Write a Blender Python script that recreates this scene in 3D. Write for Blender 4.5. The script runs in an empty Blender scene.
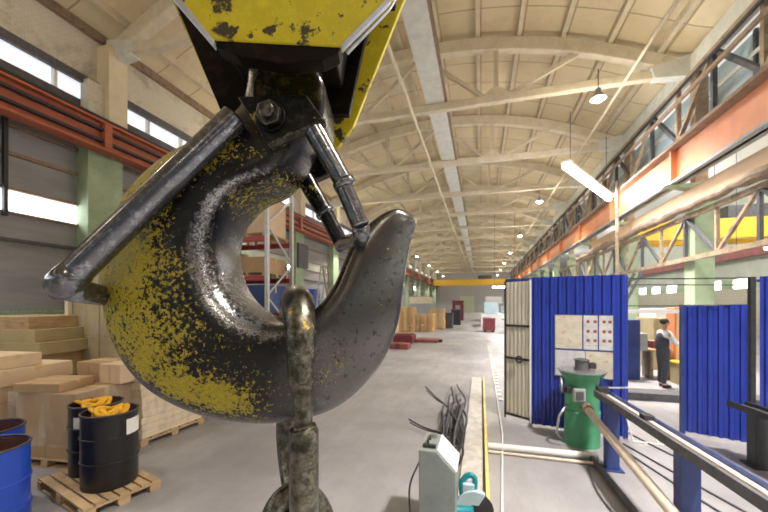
import bpy, bmesh, math, random
from mathutils import Vector, Matrix
random.seed(7)
R = math.radians
scene = bpy.context.scene
COL = scene.collection

# ------------------------------------------------------------------ camera
F = 347.0                      # focal length in pixels of a 768 px wide frame
CH = 2.15                      # lens height
YAW = R(15.6)
sS, sC = math.sin(YAW), math.cos(YAW)
FWD = Vector((-sS, sC, 0)); RGT = Vector((sC, sS, 0)); UPV = Vector((0, 0, 1))
CAM = Vector((0, 0, CH))
cd = bpy.data.cameras.new('camera'); cam = bpy.data.objects.new('camera', cd); COL.objects.link(cam)
cam.location = CAM; cam.rotation_euler = (R(90), 0, YAW)
cd.sensor_width = 36; cd.lens = F / 768 * 36
cd.shift_y = 48 / 768
cd.clip_start = .02; cd.clip_end = 400
cd.dof.use_dof = True; cd.dof.focus_distance = .72; cd.dof.aperture_fstop = 6.3
scene.camera = cam

def HP(a, b, d, ref=None):
    """point at distance d in front of the lens plane; a, b measured in the hook's drawing units at distance ref"""
    r = ref or d
    return CAM + FWD * d + RGT * ((a - 384) / F * r) + UPV * ((304 - b) / F * r)

# ------------------------------------------------------------------ mesh builder
class MB:
    def __init__(s):
        s.bm = bmesh.new()
    def box(s, c, size, rz=0, rot=None):
        m = Matrix.Translation(Vector(c)) @ (rot if rot is not None else Matrix.Rotation(rz, 4, 'Z')) @ Matrix.Diagonal((size[0], size[1], size[2], 1))
        bmesh.ops.create_cube(s.bm, size=1, matrix=m); return s
    def bx(s, x0, x1, y0, y1, z0, z1):
        return s.box(((x0+x1)/2, (y0+y1)/2, (z0+z1)/2), (abs(x1-x0), abs(y1-y0), abs(z1-z0)))
    def bar(s, p, q, w, h=None, up=Vector((0, 0, 1))):
        p = Vector(p); q = Vector(q); d = q - p; L = d.length; d.normalize(); h = h or w
        x = d.cross(up)
        if x.length < 1e-4: x = d.cross(Vector((1, 0, 0)))
        x.normalize(); z = x.cross(d)
        rot = Matrix((x, d, z)).transposed().to_4x4()
        return s.box((p+q)/2, (w, L, h), rot=rot)
    def tube(s, path, rad, n=12, closed=False, flat=None, cap=True):
        path = [Vector(p) for p in path]; N = len(path)
        if not hasattr(rad, '__len__'): rad = [rad]*N
        rings = []; prev = None
        for i, p in enumerate(path):
            if closed: t = path[(i+1) % N] - path[i-1]
            else: t = path[min(i+1, N-1)] - path[max(i-1, 0)]
            t.normalize()
            if prev is None:
                a = t.cross(Vector((0, 0, 1)))
                if a.length < .1: a = t.cross(Vector((1, 0, 0)))
            else:
                a = prev - t*prev.dot(t)
            a.normalize(); prev = a; b = t.cross(a)
            rings.append([s.bm.verts.new(p + (a*math.cos(2*math.pi*k/n) + b*math.sin(2*math.pi*k/n)*(flat or 1))*rad[i]) for k in range(n)])
        for i in range(N if closed else N-1):
            A, B = rings[i], rings[(i+1) % N]
            off = 0
            if closed and i == N-1:
                off = min(range(n), key=lambda o: (A[0].co - B[o].co).length)
            for k in range(n):
                s.bm.faces.new((A[k], A[(k+1) % n], B[(k+1+off) % n], B[(k+off) % n]))
        if cap and not closed:
            s.bm.faces.new(rings[0][::-1]); s.bm.faces.new(rings[-1])
        return s
    def lathe(s, prof, c, n=32, cap0=False, cap1=False):
        c = Vector(c); rings = []
        for r, z in prof:
            rings.append([s.bm.verts.new(c + Vector((r*math.cos(2*math.pi*k/n), r*math.sin(2*math.pi*k/n), z))) for k in range(n)])
        for A, B in zip(rings, rings[1:]):
            for k in range(n): s.bm.faces.new((A[k], A[(k+1) % n], B[(k+1) % n], B[k]))
        if cap0: s.bm.faces.new(rings[0][::-1])
        if cap1: s.bm.faces.new(rings[-1])
        return s
    def prism(s, pts, vec):
        vec = Vector(vec)
        a = [s.bm.verts.new(Vector(p)) for p in pts]; b = [s.bm.verts.new(Vector(p)+vec) for p in pts]
        n = len(pts)
        s.bm.faces.new(a[::-1]); s.bm.faces.new(b)
        for i in range(n): s.bm.faces.new((a[i], a[(i+1) % n], b[(i+1) % n], b[i]))
        return s
    def ball(s, c, r, sc=(1, 1, 1), u=16, v=10, rot=None):
        m = Matrix.Translation(Vector(c)) @ (rot if rot is not None else Matrix.Identity(4)) @ Matrix.Diagonal((sc[0], sc[1], sc[2], 1))
        bmesh.ops.create_uvsphere(s.bm, u_segments=u, v_segments=v, radius=r, matrix=m); return s
    def build(s, name, m, parent=None, org=None, smooth=False, bevel=0, seg=2, local=False):
        bmesh.ops.recalc_face_normals(s.bm, faces=s.bm.faces)
        me = bpy.data.meshes.new(name)
        off = Vector((0, 0, 0))
        if org is not None: off = Vector(org)
        if parent is not None and not local: off = wloc(parent)
        if off.length: bmesh.ops.translate(s.bm, verts=s.bm.verts, vec=-off)
        s.bm.to_mesh(me); s.bm.free()
        ob = bpy.data.objects.new(name, me); COL.objects.link(ob)
        me.materials.append(m)
        if parent is not None: ob.parent = parent
        elif org is not None: ob.location = off
        if smooth:
            for p in me.polygons: p.use_smooth = True
            if smooth is not True: me.set_sharp_from_angle(angle=R(smooth))
        if bevel:
            md = ob.modifiers.new('bevel', 'BEVEL'); md.width = bevel; md.segments = seg; md.limit_method = 'ANGLE'
        return ob

def wloc(o):
    v = Vector((0, 0, 0))
    while o is not None: v += o.location; o = o.parent
    return v
def tag(o, label=None, cat=None, group=None, kind=None):
    if label: o['label'] = label
    if cat: o['category'] = cat
    if group: o['group'] = group
    if kind: o['kind'] = kind
    return o
def thing(name, label, cat, loc, group=None, rz=0):
    o = bpy.data.objects.new(name, None); COL.objects.link(o); o.location = loc; o.rotation_euler.z = rz
    o.empty_display_size = .1
    return tag(o, label, cat, group)
KIDS = {}
def copy_tree(o, loc=None, rz=None, label=None, group=None, parent=None):
    c = o.copy(); COL.objects.link(c)
    if parent is not None: c.parent = parent
    if loc is not None: c.location = loc
    if rz is not None: c.rotation_euler.z = rz
    if label: c['label'] = label
    if group: c['group'] = group
    for ch in list(o.children): copy_tree(ch, parent=c)
    return c
def struct(name, mb, m, **k):
    o = mb.build(name, m, **k); o['kind'] = 'structure'; return o

# ------------------------------------------------------------------ materials
def newmat(name):
    m = bpy.data.materials.new(name); m.use_nodes = True
    nt = m.node_tree; nt.nodes.clear()
    out = nt.nodes.new('ShaderNodeOutputMaterial'); b = nt.nodes.new('ShaderNodeBsdfPrincipled')
    nt.links.new(b.outputs[0], out.inputs[0])
    return m, nt, b
def node(nt, t, **k):
    n = nt.nodes.new(t)
    for a, v in k.items():
        if a in n.inputs: n.inputs[a].default_value = v
        else: setattr(n, a, v)
    return n
def noise(nt, scale, detail=4, rough=.6, coord='Object', stretch=None):
    tc = node(nt, 'ShaderNodeTexCoord'); n = node(nt, 'ShaderNodeTexNoise')
    n.inputs['Scale'].default_value = scale; n.inputs['Detail'].default_value = detail; n.inputs['Roughness'].default_value = rough
    if stretch:
        mp = node(nt, 'ShaderNodeMapping'); mp.inputs['Scale'].default_value = stretch
        nt.links.new(tc.outputs[coord], mp.inputs[0]); nt.links.new(mp.outputs[0], n.inputs['Vector'])
    else: nt.links.new(tc.outputs[coord], n.inputs['Vector'])
    return n
def ramp(nt, src, stops):
    r = node(nt, 'ShaderNodeValToRGB'); e = r.color_ramp.elements
    while len(e) < len(stops): e.new(.5)
    for el, (p, c) in zip(e, stops):
        el.position = p; el.color = (c[0], c[1], c[2], 1) if hasattr(c, '__len__') else (c, c, c, 1)
    nt.links.new(src, r.inputs[0]); return r
def mixc(nt, f, a, b, mode='MIX'):
    m = node(nt, 'ShaderNodeMix', data_type='RGBA', blend_type=mode)
    for v, i in ((f, 0), (a, 6), (b, 7)):
        if hasattr(v, 'is_linked'): nt.links.new(v, m.inputs[i])
        else: m.inputs[i].default_value = v if i == 0 else (v[0], v[1], v[2], 1)
    return m.outputs[2]
def math_(nt, op, a, b=None, clamp=False):
    m = node(nt, 'ShaderNodeMath', operation=op); m.use_clamp = clamp
    for v, i in ((a, 0), (b, 1)):
        if v is None: continue
        if hasattr(v, 'is_linked'): nt.links.new(v, m.inputs[i])
        else: m.inputs[i].default_value = v
    return m.outputs[0]
def bump(nt, b, h, strength=.3, dist=.01):
    bp = node(nt, 'ShaderNodeBump'); bp.inputs['Strength'].default_value = strength; bp.inputs['Distance'].default_value = dist
    nt.links.new(h, bp.inputs['Height']); nt.links.new(bp.outputs[0], b.inputs['Normal'])
def M(name, c, rough=.6, metal=0, var=.25, scale=8, dirt=None, dscale=3, damt=.55, bmp=0, stretch=None):
    m, nt, b = newmat(name)
    n = noise(nt, scale, 5, .65, stretch=stretch)
    lo = [x*(1-var) for x in c]; hi = [min(1, x*(1+var)) for x in c]
    col = ramp(nt, n.outputs[0], [(.3, lo), (.7, hi)]).outputs[0]
    if dirt:
        d = noise(nt, dscale, 7, .7)
        f = ramp(nt, d.outputs[0], [(damt, 0), (damt+.14, .85)]).outputs[0]
        col = mixc(nt, f, col, dirt)
    nt.links.new(col, b.inputs['Base Color'])
    b.inputs['Roughness'].default_value = rough; b.inputs['Metallic'].default_value = metal
    if bmp: bump(nt, b, n.outputs[0], bmp, .02)
    return m
def EM(name, c, s):
    m, nt, b = newmat(name)
    b.inputs['Base Color'].default_value = (*c, 1); b.inputs['Emission Color'].default_value = (*c, 1); b.inputs['Emission Strength'].default_value = s
    return m

MT = {}
MT['truss'] = M('cream painted steel', (.70, .63, .48), .6, 0, .12, 3, (.42, .34, .22), 2.5, .62)
MT['truss_gray'] = M('pale grey steel', (.68, .70, .64), .55, 0, .12, 3, (.4, .36, .28), 2, .66)
MT['rib'] = M('concrete rib paint', (.62, .55, .40), .8, 0, .15, 2, (.36, .29, .19), 1.5, .62)
MT['orange'] = M('orange beam paint', (.78, .29, .12), .55, 0, .12, 1.5, (.5, .2, .1), 1.2, .66)
MT['oxide'] = M('oxide red beam paint', (.42, .115, .055), .6, 0, .2, 2, (.16, .06, .04), 1.2, .6, stretch=(1, .3, 3))
MT['peach'] = M('peach board', (.80, .56, .34), .7, 0, .08, 1)
MT['brown'] = M('rusty brown steel', (.27, .19, .13), .7, 0, .3, 5, (.12, .08, .06), 4, .55)
MT['tan_steel'] = M('tan painted steel', (.40, .30, .20), .65, 0, .25, 4, (.16, .11, .08), 3, .5)
MT['dark'] = M('dark steel', (.035, .035, .04), .55, .2, .3, 8)
MT['charcoal'] = M('charcoal grey', (.09, .09, .1), .6, 0, .3, 8)
MT['blue'] = M('blue corrugated sheet paint', (.022, .045, .33), .28, 0, .18, 2.5, (.03, .035, .16), 2, .66)
MT['blue_post'] = M('navy steel paint', (.03, .055, .20), .45, 0, .25, 4)
MT['bluedrum'] = M('bright blue drum paint', (.02, .08, .52), .33, 0, .12, 5)
MT['black'] = M('black drum enamel', (.012, .012, .014), .32, 0, .3, 6)
MT['rimsteel'] = M('dull drum rim', (.10, .085, .075), .5, .6, .3, 9)
MT['inner'] = M('rusty drum inside', (.09, .035, .03), .7, 0, .4, 6)
MT['yellow'] = M('yellow webbing', (.80, .43, .012), .6, 0, .3, 30)
MT['wood'] = M('pallet timber', (.52, .37, .21), .75, 0, .25, 4, (.3, .2, .12), 5, .62, stretch=(1, 1, 6))
MT['wood_warm'] = M('yellow pallet timber', (.72, .47, .20), .75, 0, .2, 4, stretch=(2, 2, 6))
MT['card'] = M('brown cardboard', (.47, .32, .18), .8, 0, .08, 3)
MT['card_light'] = M('light cardboard', (.68, .53, .36), .8, 0, .08, 3)
MT['card_olive'] = M('olive brown carton', (.40, .33, .18), .7, 0, .15, 2)
MT['pine'] = M('stacked pine boards', (.78, .66, .48), .7, 0, .12, 3, stretch=(1, 1, 5))
MT['timber'] = M('rough sawn timber', (.44, .31, .17), .8, 0, .3, 5, (.22, .14, .08), 4, .6, stretch=(1, 1, 6))
MT['tape'] = M('parcel tape', (.62, .47, .22), .3, 0, .1, 3)
MT['white'] = M('white paint', (.80, .80, .78), .5, 0, .06, 4)
MT['paper'] = M('paper', (.78, .77, .72), .7, 0, .05, 10)
MT['cream'] = M('cream wall paint', (.70, .62, .44), .75, 0, .1, 1.5)
MT['green_col'] = M('green brick pillar paint', (.36, .46, .30), .75, 0, .18, 2, (.2, .26, .17), 2, .62, bmp=.4)
MT['machine_green'] = M('green machine enamel', (.065, .30, .15), .38, 0, .15, 3, (.05, .10, .05), 3, .66)
MT['grey'] = M('grey painted steel', (.34, .36, .36), .5, 0, .12, 4, (.2, .2, .19), 5, .64)
MT['cabinet'] = M('worn grey cabinet paint', (.23, .265, .255), .5, 0, .15, 4, (.19, .21, .19), 5, .62)
MT['silver'] = M('bare silver steel', (.55, .56, .58), .35, .9, .15, 10)
MT['pipe'] = M('beige painted pipe', (.62, .52, .42), .5, 0, .15, 4, (.4, .28, .18), 6, .62)
MT['pipe_white'] = M('off white pipe', (.70, .68, .66), .45, 0, .1, 4)
MT['teal'] = M('teal tool casing', (.0, .19, .22), .38, 0, .1, 10)
MT['redbeam'] = M('red rack beam paint', (.40, .045, .055), .45, 0, .15, 3)
MT['maroon'] = M('maroon bin paint', (.20, .035, .05), .6, 0, .2, 3)
MT['redpaint'] = M('dull red paint', (.27, .085, .075), .6, 0, .3, 3)
MT['crane'] = M('crane yellow paint', (.88, .56, .05), .5, 0, .08, 2)
MT['galv'] = M('galvanised upright', (.55, .56, .55), .4, .3, .15, 6)
MT['navy'] = M('navy crate', (.03, .06, .22), .5, 0, .2, 5)
MT['ivory'] = M('ivory corrugated sheet', (.62, .59, .49), .55, 0, .08, 3, (.42, .38, .30), 2.5, .64)
MT['glassblue'] = M('pale blue glazing bars', (.45, .58, .62), .5, 0, .12, 2)
MT['lamp'] = EM('lamp tube', (1, .95, .88), 30)
MT['lamp_cool'] = EM('cool lamp tube', (.93, .95, 1), 60)
MT['daylight'] = EM('daylit window glass', (.90, .94, 1), 6)
MT['daylight2'] = EM('dull daylit window glass', (.88, .92, 1), .75)
MT['skin'] = M('skin', (.55, .33, .24), .6, 0, .05, 10)
MT['hair'] = M('dark hair', (.05, .035, .025), .7, 0, .2, 30)
MT['overall'] = M('dark work overalls', (.05, .055, .075), .8, 0, .2, 10)
MT['shirt'] = M('white shirt cloth', (.78, .79, .82), .8, 0, .06, 10)

def mat_floor():
    m, nt, b = newmat('worn concrete floor')
    n1 = noise(nt, .35, 8, .62); n2 = noise(nt, 3.5, 8, .75, stretch=(1, .25, 1)); n3 = noise(nt, 40, 3, .6)
    c = ramp(nt, n1.outputs[0], [(.30, (.20, .195, .20)), (.52, (.33, .32, .33)), (.72, (.43, .42, .425))]).outputs[0]
    f = ramp(nt, n2.outputs[0], [(.42, 0), (.72, .55)]).outputs[0]
    c = mixc(nt, f, c, (.25, .24, .245))
    f3 = ramp(nt, n3.outputs[0], [(.58, 0), (.75, .3)]).outputs[0]
    c = mixc(nt, f3, c, (.20, .19, .185))
    nt.links.new(c, b.inputs['Base Color'])
    r = ramp(nt, n2.outputs[0], [(.3, .38), (.8, .62)]).outputs[0]; nt.links.new(r, b.inputs['Roughness'])
    bump(nt, b, n3.outputs[0], .08, .01)
    return m
MT['floor'] = mat_floor()
def mat_brick(name, c1, c2, mortar, scale, swap=True, dirt=(.3, .27, .2), damt=.6):
    m, nt, b = newmat(name)
    tc = node(nt, 'ShaderNodeTexCoord'); sp = node(nt, 'ShaderNodeSeparateXYZ'); cb = node(nt, 'ShaderNodeCombineXYZ')
    nt.links.new(tc.outputs['Object'], sp.inputs[0])
    nt.links.new(sp.outputs[1 if swap else 0], cb.inputs[0]); nt.links.new(sp.outputs[2], cb.inputs[1])
    br = node(nt, 'ShaderNodeTexBrick'); br.inputs['Scale'].default_value = scale
    for k, v in (('Color1', c1), ('Color2', c2), ('Mortar', mortar)): br.inputs[k].default_value = (*v, 1)
    br.inputs['Mortar Size'].default_value = .025
    nt.links.new(cb.outputs[0], br.inputs['Vector'])
    d = noise(nt, 1.1, 8, .72)
    f = ramp(nt, d.outputs[0], [(damt, 0), (damt+.15, .7)]).outputs[0]
    nt.links.new(mixc(nt, f, br.outputs[0], dirt), b.inputs['Base Color']); b.inputs['Roughness'].default_value = .85
    bump(nt, b, br.outputs[1], -.4, .01)
    return m
MT['brick_white'] = mat_brick('whitewashed brick', (.66, .62, .52), (.61, .57, .47), (.53, .49, .39), 3.6, damt=.5)
MT['brick_green'] = mat_brick('green washed brick', (.33, .42, .27), (.28, .37, .24), (.2, .25, .17), 3.0, damt=.58, dirt=(.2, .22, .15))
MT['block'] = mat_brick('cream block wall', (.60, .56, .44), (.55, .52, .41), (.45, .42, .34), 1.4)
MT['endwall'] = mat_brick('grey end wall', (.56, .56, .57), (.50, .50, .52), (.45, .45, .46), 1, swap=False, dirt=(.42, .42, .44))
def mat_roof():
    m, nt, b = newmat('ribbed roof slab paint')
    tc = node(nt, 'ShaderNodeTexCoord'); br = node(nt, 'ShaderNodeTexBrick')
    br.inputs['Scale'].default_value = .7; br.offset = 0
    br.inputs['Brick Width'].default_value = 1.05; br.inputs['Row Height'].default_value = .98; br.inputs['Mortar Size'].default_value = .022
    br.inputs['Mortar Smooth'].default_value = .4
    for k, v in (('Color1', (.74, .64, .43)), ('Color2', (.67, .575, .375)), ('Mortar', (.40, .32, .20))): br.inputs[k].default_value = (*v, 1)
    nt.links.new(tc.outputs['Object'], br.inputs['Vector'])
    d = noise(nt, .5, 7, .7)
    f = ramp(nt, d.outputs[0], [(.5, 0), (.72, .6)]).outputs[0]
    nt.links.new(mixc(nt, f, br.outputs[0], (.48, .38, .24)), b.inputs['Base Color']); b.inputs['Roughness'].default_value = .85
    return m
MT['roof'] = mat_roof()
def mat_cladding():
    m, nt, b = newmat('grey wall sheeting')
    n = noise(nt, 1.0, 6, .6, stretch=(1, .4, 2))
    c = ramp(nt, n.outputs[0], [(.3, (.22, .23, .24)), (.7, (.36, .36, .36))]).outputs[0]
    nt.links.new(c, b.inputs['Base Color']); b.inputs['Roughness'].default_value = .6
    return m
MT['cladding'] = mat_cladding()
MT['cladding_pale'] = M('pale green wall sheeting', (.50, .54, .46), .7, 0, .12, 1)
def mat_wrap():
    m, nt, b = newmat('clear shrink wrap')
    n = noise(nt, 7, 6, .7, stretch=(1, 1, .35)); bump(nt, b, n.outputs[0], .9, .05)
    b.inputs['Base Color'].default_value = (.85, .86, .85, 1); b.inputs['Roughness'].default_value = .12
    f = ramp(nt, n.outputs[0], [(.45, .05), (.75, .40)]).outputs[0]
    nt.links.new(f, b.inputs['Alpha'])
    return m
MT['wrap'] = mat_wrap()
def attr(nt, name):
    a = node(nt, 'ShaderNodeAttribute'); a.attribute_name = name; return a.outputs['Fac']
def mat_hook():
    m, nt, b = newmat('chipped yellow paint on forged steel')
    na = noise(nt, 16, 5, .6); nb = noise(nt, 120, 9, .74); nc = noise(nt, 260, 3, .6)
    paint = attr(nt, 'paint'); wear = attr(nt, 'wear')
    s = math_(nt, 'ADD', math_(nt, 'MULTIPLY', nb.outputs[0], .95), math_(nt, 'MULTIPLY', na.outputs[0], .27))
    s = math_(nt, 'ADD', s, math_(nt, 'MULTIPLY', paint, .215))
    pm = ramp(nt, s, [(.765, 0), (.80, 1)]).outputs[0]
    yel = ramp(nt, nc.outputs[0], [(.3, (.27, .20, .006)), (.7, (.50, .41, .02))]).outputs[0]
    w = math_(nt, 'ADD', math_(nt, 'MULTIPLY', nb.outputs[0], .85), math_(nt, 'ADD', math_(nt, 'MULTIPLY', na.outputs[0], .15), math_(nt, 'MULTIPLY', wear, .34)))
    wm = ramp(nt, w, [(.66, 0), (.76, 1)]).outputs[0]
    limb = attr(nt, 'limb')
    wm = math_(nt, 'MAXIMUM', wm, math_(nt, 'MULTIPLY', limb, .92))
    nd = noise(nt, 75, 6, .7)
    pits = mixc(nt, limb, ramp(nt, nc.outputs[0], [(.40, .15), (.50, 1)]).outputs[0], ramp(nt, nd.outputs[0], [(.36, .1), (.42, 1)]).outputs[0])
    wm = math_(nt, 'MULTIPLY', wm, pits)
    dark = ramp(nt, na.outputs[0], [(.35, (.008, .008, .009)), (.7, (.03, .028, .023))]).outputs[0]
    wc = mixc(nt, attr(nt, 'limb'), (.30, .30, .31), (.115, .112, .105))
    c = mixc(nt, wm, dark, wc); c = mixc(nt, pm, c, yel)
    nt.links.new(c, b.inputs['Base Color'])
    npm = math_(nt, 'SUBTRACT', 1, pm)
    nt.links.new(math_(nt, 'MULTIPLY', npm, math_(nt, 'ADD', math_(nt, 'MULTIPLY', wm, .55), .35)), b.inputs['Metallic'])
    rg = math_(nt, 'ADD', math_(nt, 'MULTIPLY', pm, .34), math_(nt, 'ADD', math_(nt, 'MULTIPLY', nc.outputs[0], .22), .11))
    nt.links.new(rg, b.inputs['Roughness'])
    h = math_(nt, 'ADD', math_(nt, 'MULTIPLY', pm, .5), math_(nt, 'ADD', math_(nt, 'MULTIPLY', nb.outputs[0], .7), math_(nt, 'MULTIPLY', nc.outputs[0], .2)))
    bump(nt, b, h, .22, .003)
    return m
MT['hook'] = mat_hook()
def mat_forged(name, dark, bright, flake=None, amt=.5, rough=.3, scale=45, bs=.35):
    m, nt, b = newmat(name)
    na = noise(nt, scale, 7, .75); nb = noise(nt, 14, 4, .6)
    f = ramp(nt, na.outputs[0], [(amt, 0), (amt+.2, 1)]).outputs[0]
    c = mixc(nt, f, dark, bright)
    pm = None
    if flake:
        g = math_(nt, 'ADD', math_(nt, 'MULTIPLY', na.outputs[0], .5), math_(nt, 'MULTIPLY', nb.outputs[0], .6))
        pm = ramp(nt, g, [(flake[1], 0), (flake[1]+.03, 1)]).outputs[0]; c = mixc(nt, pm, c, flake[0])
    nt.links.new(c, b.inputs['Base Color'])
    b.inputs['Roughness'].default_value = rough
    if pm is not None: nt.links.new(math_(nt, 'SUBTRACT', .85, pm, True), b.inputs['Metallic'])
    else: b.inputs['Metallic'].default_value = .85
    bump(nt, b, na.outputs[0], bs, .003)
    return m
MT['rod'] = mat_forged('burnished latch rod', (.15, .155, .17), (.46, .47, .49), None, .50, .17, 90, .07)
MT['rod_dark'] = mat_forged('oily dark rod', (.03, .03, .03), (.20, .19, .17), ((.30, .24, .02), .66), .5, .25, 45, .12)
MT['link'] = mat_forged('oily brass brown link', (.055, .052, .034), (.26, .25, .20), ((.75, .42, .01), .675), .43, .26)
MT['bracket'] = mat_forged('greasy black plate', (.02, .02, .02), (.07, .065, .055), ((.26, .22, .02), .62), .5, .35)
MT['nut'] = mat_forged('greasy nut', (.05, .05, .045), (.30, .28, .22), None, .5, .28)
MT['plate_y'] = mat_forged('grimy yellow plate', (.56, .45, .01), (.68, .57, .02), ((.05, .036, .016), .60), .45, .5, 34)
MT['plate_dark'] = mat_forged('rusty black plate', (.012, .009, .007), (.045, .028, .016), None, .5, .55, 25)
MT['edge'] = M('scraped bare edge', (.55, .58, .66), .35, .5, .15, 40)
for k in ('plate_y',):
    MT[k].node_tree.nodes['Principled BSDF'].inputs['Metallic'].default_value = 0
    for l in list(MT[k].node_tree.links):
        if l.to_socket.name == 'Metallic': MT[k].node_tree.links.remove(l)

# ------------------------------------------------------------------ the hall
XL, XR = -11.3, 6.7          # nave walls
Y0, Y1 = -24, 92
XA = 17.0                    # far wall of the side aisle
Zc = 9.75                    # underside of truss chord
floor = struct('floor', MB().bx(XL-.5, XA+.5, Y0, Y1+.5, -.2, 0), MT['floor'])

XM = (XL+XR)/2; HW = (XR-XL)/2
def arch(x, top=12.35, low=10.0):
    t = (x-XM)/HW
    sag = top-low; Rr = (HW*HW+sag*sag)/(2*sag)
    return top - Rr + math.sqrt(max(0, Rr*Rr-(x-XM)**2))
ns = 24
mb = MB()
xs = [XL-.3 + (XR-XL+.6)*i/ns for i in range(ns+1)]
prof = [(x, arch(min(max(x, XL), XR))+.28) for x in xs]
pts = [(x, Y0, z) for x, z in prof] + [(x, Y0, z+.15) for x, z in prof[::-1]]
mb.prism(pts, (0, Y1-Y0, 0))
ceiling = struct('ceiling', mb, MT['roof'], smooth=20)
for i in range(12):
    x = XL+.9 + 1.47*i
    z = arch(x)+.28
    MB().bx(x-.07, x+.07, Y0, Y1, z-.22, z+.05).build('roof_rib', MT['rib'], ceiling)

ORD = ['first', 'second', 'third', 'fourth', 'fifth', 'sixth', 'seventh', 'eighth', 'ninth', 'tenth', 'eleventh', 'twelfth', 'thirteenth', 'fourteenth', 'fifteenth', 'sixteenth', 'seventeenth', 'eighteenth']
def make_truss():
    t = thing('roof_truss', '', 'truss', (0, 0, 0), 'arched roof trusses across the hall')
    zc = Zc+.14
    MB().bx(XL+.05, XR-.05, -.13, .13, Zc, Zc+.28).build('bottom_chord', MT['truss'], t, local=True, bevel=.03)
    m = MB(); n = 20
    xs = [XL+.1+(XR-XL-.2)*i/n for i in range(n+1)]
    pr = [(x, arch(x)) for x in xs]
    m.prism([(x, -.16, z+.05) for x, z in pr] + [(x, -.16, z-.42) for x, z in pr[::-1]], (0, .32, 0))
    m.build('arch_chord', MT['truss'], t, local=True, bevel=.03)
    fx = lambda f: XL+.1+(XR-XL-.2)*f
    for f in (.34, .66):
        x = fx(f)
        MB().bx(x-.09, x+.09, -.09, .09, zc, arch(x)-.2).build('vertical_web', MT['truss'], t, local=True)
        MB().prism([(x-.55, -.1, Zc+.26), (x+.55, -.1, Zc+.26), (x+.16, -.1, Zc+.55), (x-.16, -.1, Zc+.55)], (0, .2, 0)).build('node_plate', MT['truss'], t, local=True)
        for df in (-.16, .16):
            xt = fx(f+df)
            MB().bar((x+.3*(1 if df > 0 else -1), 0, zc+.05), (xt, 0, arch(xt)-.35), .14).build('diagonal_web', MT['truss'], t, local=True)
    for xe, sg in ((XL, 1), (XR, -1)):
        MB().prism([(xe+sg*.02, -.17, Zc-.12), (xe+sg*1.1, -.17, Zc-.02), (xe+sg*1.2, -.17, Zc+.36), (xe+sg*.02, -.17, Zc+.62)], (0, .34, 0)).build('gusset', MT['truss_gray'], t, local=True, bevel=.02)
    return t
tr = make_truss()
TY = [8.2+5.6*k for k in range(15)]
for k, y in enumerate(TY):
    o = tr if k == 0 else copy_tree(tr)
    o.location = (0, y, 0)
    o['label'] = 'cream arched roof truss, %s along the hall from the yellow hook block' % ORD[k]

# long girder and pipe above the chords
t = thing('roof_girder', 'pale grey box girder running down the hall just above the truss chords', 'girder', (-1.72, Y0, Zc+.3))
MB().bx(-2.08, -1.36, Y0, Y1-1, Zc+.30, Zc+.42).build('bottom_plate', MT['truss_gray'], t)
MB().bx(-1.96, -1.86, Y0, Y1-1, Zc+.40, Zc+.95).build('web', MT['truss_gray'], t)
MB().bx(-1.58, -1.48, Y0, Y1-1, Zc+.40, Zc+.95).build('web', MT['truss_gray'], t)
MB().bx(-1.36, -1.28, Y0, Y1-1, Zc+.30, Zc+.52).build('cable_tray', MT['brown'], t)
tag(MB().tube([(-2.62, Y0, Zc-.06), (-2.62, Y1-1, Zc-.06)], .07, 8).build('roof_pipe', MT['truss'], org=(-2.62, Y0, Zc-.06), smooth=True), 'thin cream pipe running under the chords beside the grey box girder', 'pipe')
tag(MB().tube([(4.7, Y0, Zc-.05), (4.7, Y1-1, Zc-.05)], .05, 8).build('roof_pipe', MT['truss'], org=(4.7, Y0, Zc-.05), smooth=True), 'thin cream pipe under the roof near the orange crane beam', 'pipe')

# ---- left wall, in horizontal bands
T = .35
def lwall(z0, z1, mat, name, x=XL, t=T, y0=Y0, y1=Y1, parent=None):
    return MB().bx(x-t, x, y0, y1, z0, z1).build(name, mat, parent)
wl = struct('wall_left', MB().bx(XL-T, XL, Y0, Y1, 0, 2.0), MT['brick_green'])
lwall(2.0, 4.45, MT['cladding'], 'sheet_cladding', parent=wl)
lwall(5.0, 7.95, MT['cladding'], 'sheet_cladding', parent=wl)
lwall(7.95, 8.15, MT['charcoal'], 'sill', parent=wl)
lwall(8.75, 11.0, MT['brick_white'], 'whitewashed_brickwork', parent=wl)
win = struct('window_1', MB().bx(XL-.25, XL-.15, Y0, 7.9, 4.45, 5.0), MT['daylight'])
lwall(4.45, 5.0, MT['cladding_pale'], 'sheet_cladding', y0=7.9, parent=wl)
win2 = struct('window_2', MB().bx(XL-.25, XL-.15, Y0, Y1, 7.95, 8.75), MT['daylight2'])
for y in [Y0+1.4*i for i in range(52)]:
    MB().bx(XL-.15, XL-.02, y-.04, y+.04, 7.95, 8.75).build('glazing_bar', MT['white'], win2)
for z, h in ((5.02, .07), (4.42, .07), (5.9, .09), (6.6, .09), (3.75, .08)):
    MB().bx(XL, XL+.08, Y0, Y1, z-h/2, z+h/2).build('horizontal_rail', MT['charcoal'] if z < 4 else MT['brown'], wl)
MB().bx(XL, XL+.12, Y0, Y1, 8.62, 8.86).build('lintel', MT['charcoal'], wl)
MB().bx(XL, XL+.14, Y0, Y1, 10.15, 10.4).build('eaves_moulding', MT['brown'], wl)
for y in (3.2, 3.5, 5.4, 5.65):
    MB().bx(XL+.1, XL+.2, y-.04, y+.04, 4.3, 6.9).build('hanger_bar', MT['dark'], wl)
for k in range(15):
    y = 7.8+5.6*k if k else 7.8
    if k: y = TY[k]
    MB().bx(XL, XL+.45, y-.5, y+.5, 0, 7.0).build('column', MT['green_col'], wl)
    MB().bx(XL, XL+.32, y-.4, y+.42, 7.0, 8.72).build('column', MT['brick_white'], wl)
    MB().bx(XL, XL+.50, y+.05, y+.62, 7.0, 10.0).build('column_pilaster', MT['cream'], wl)

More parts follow.
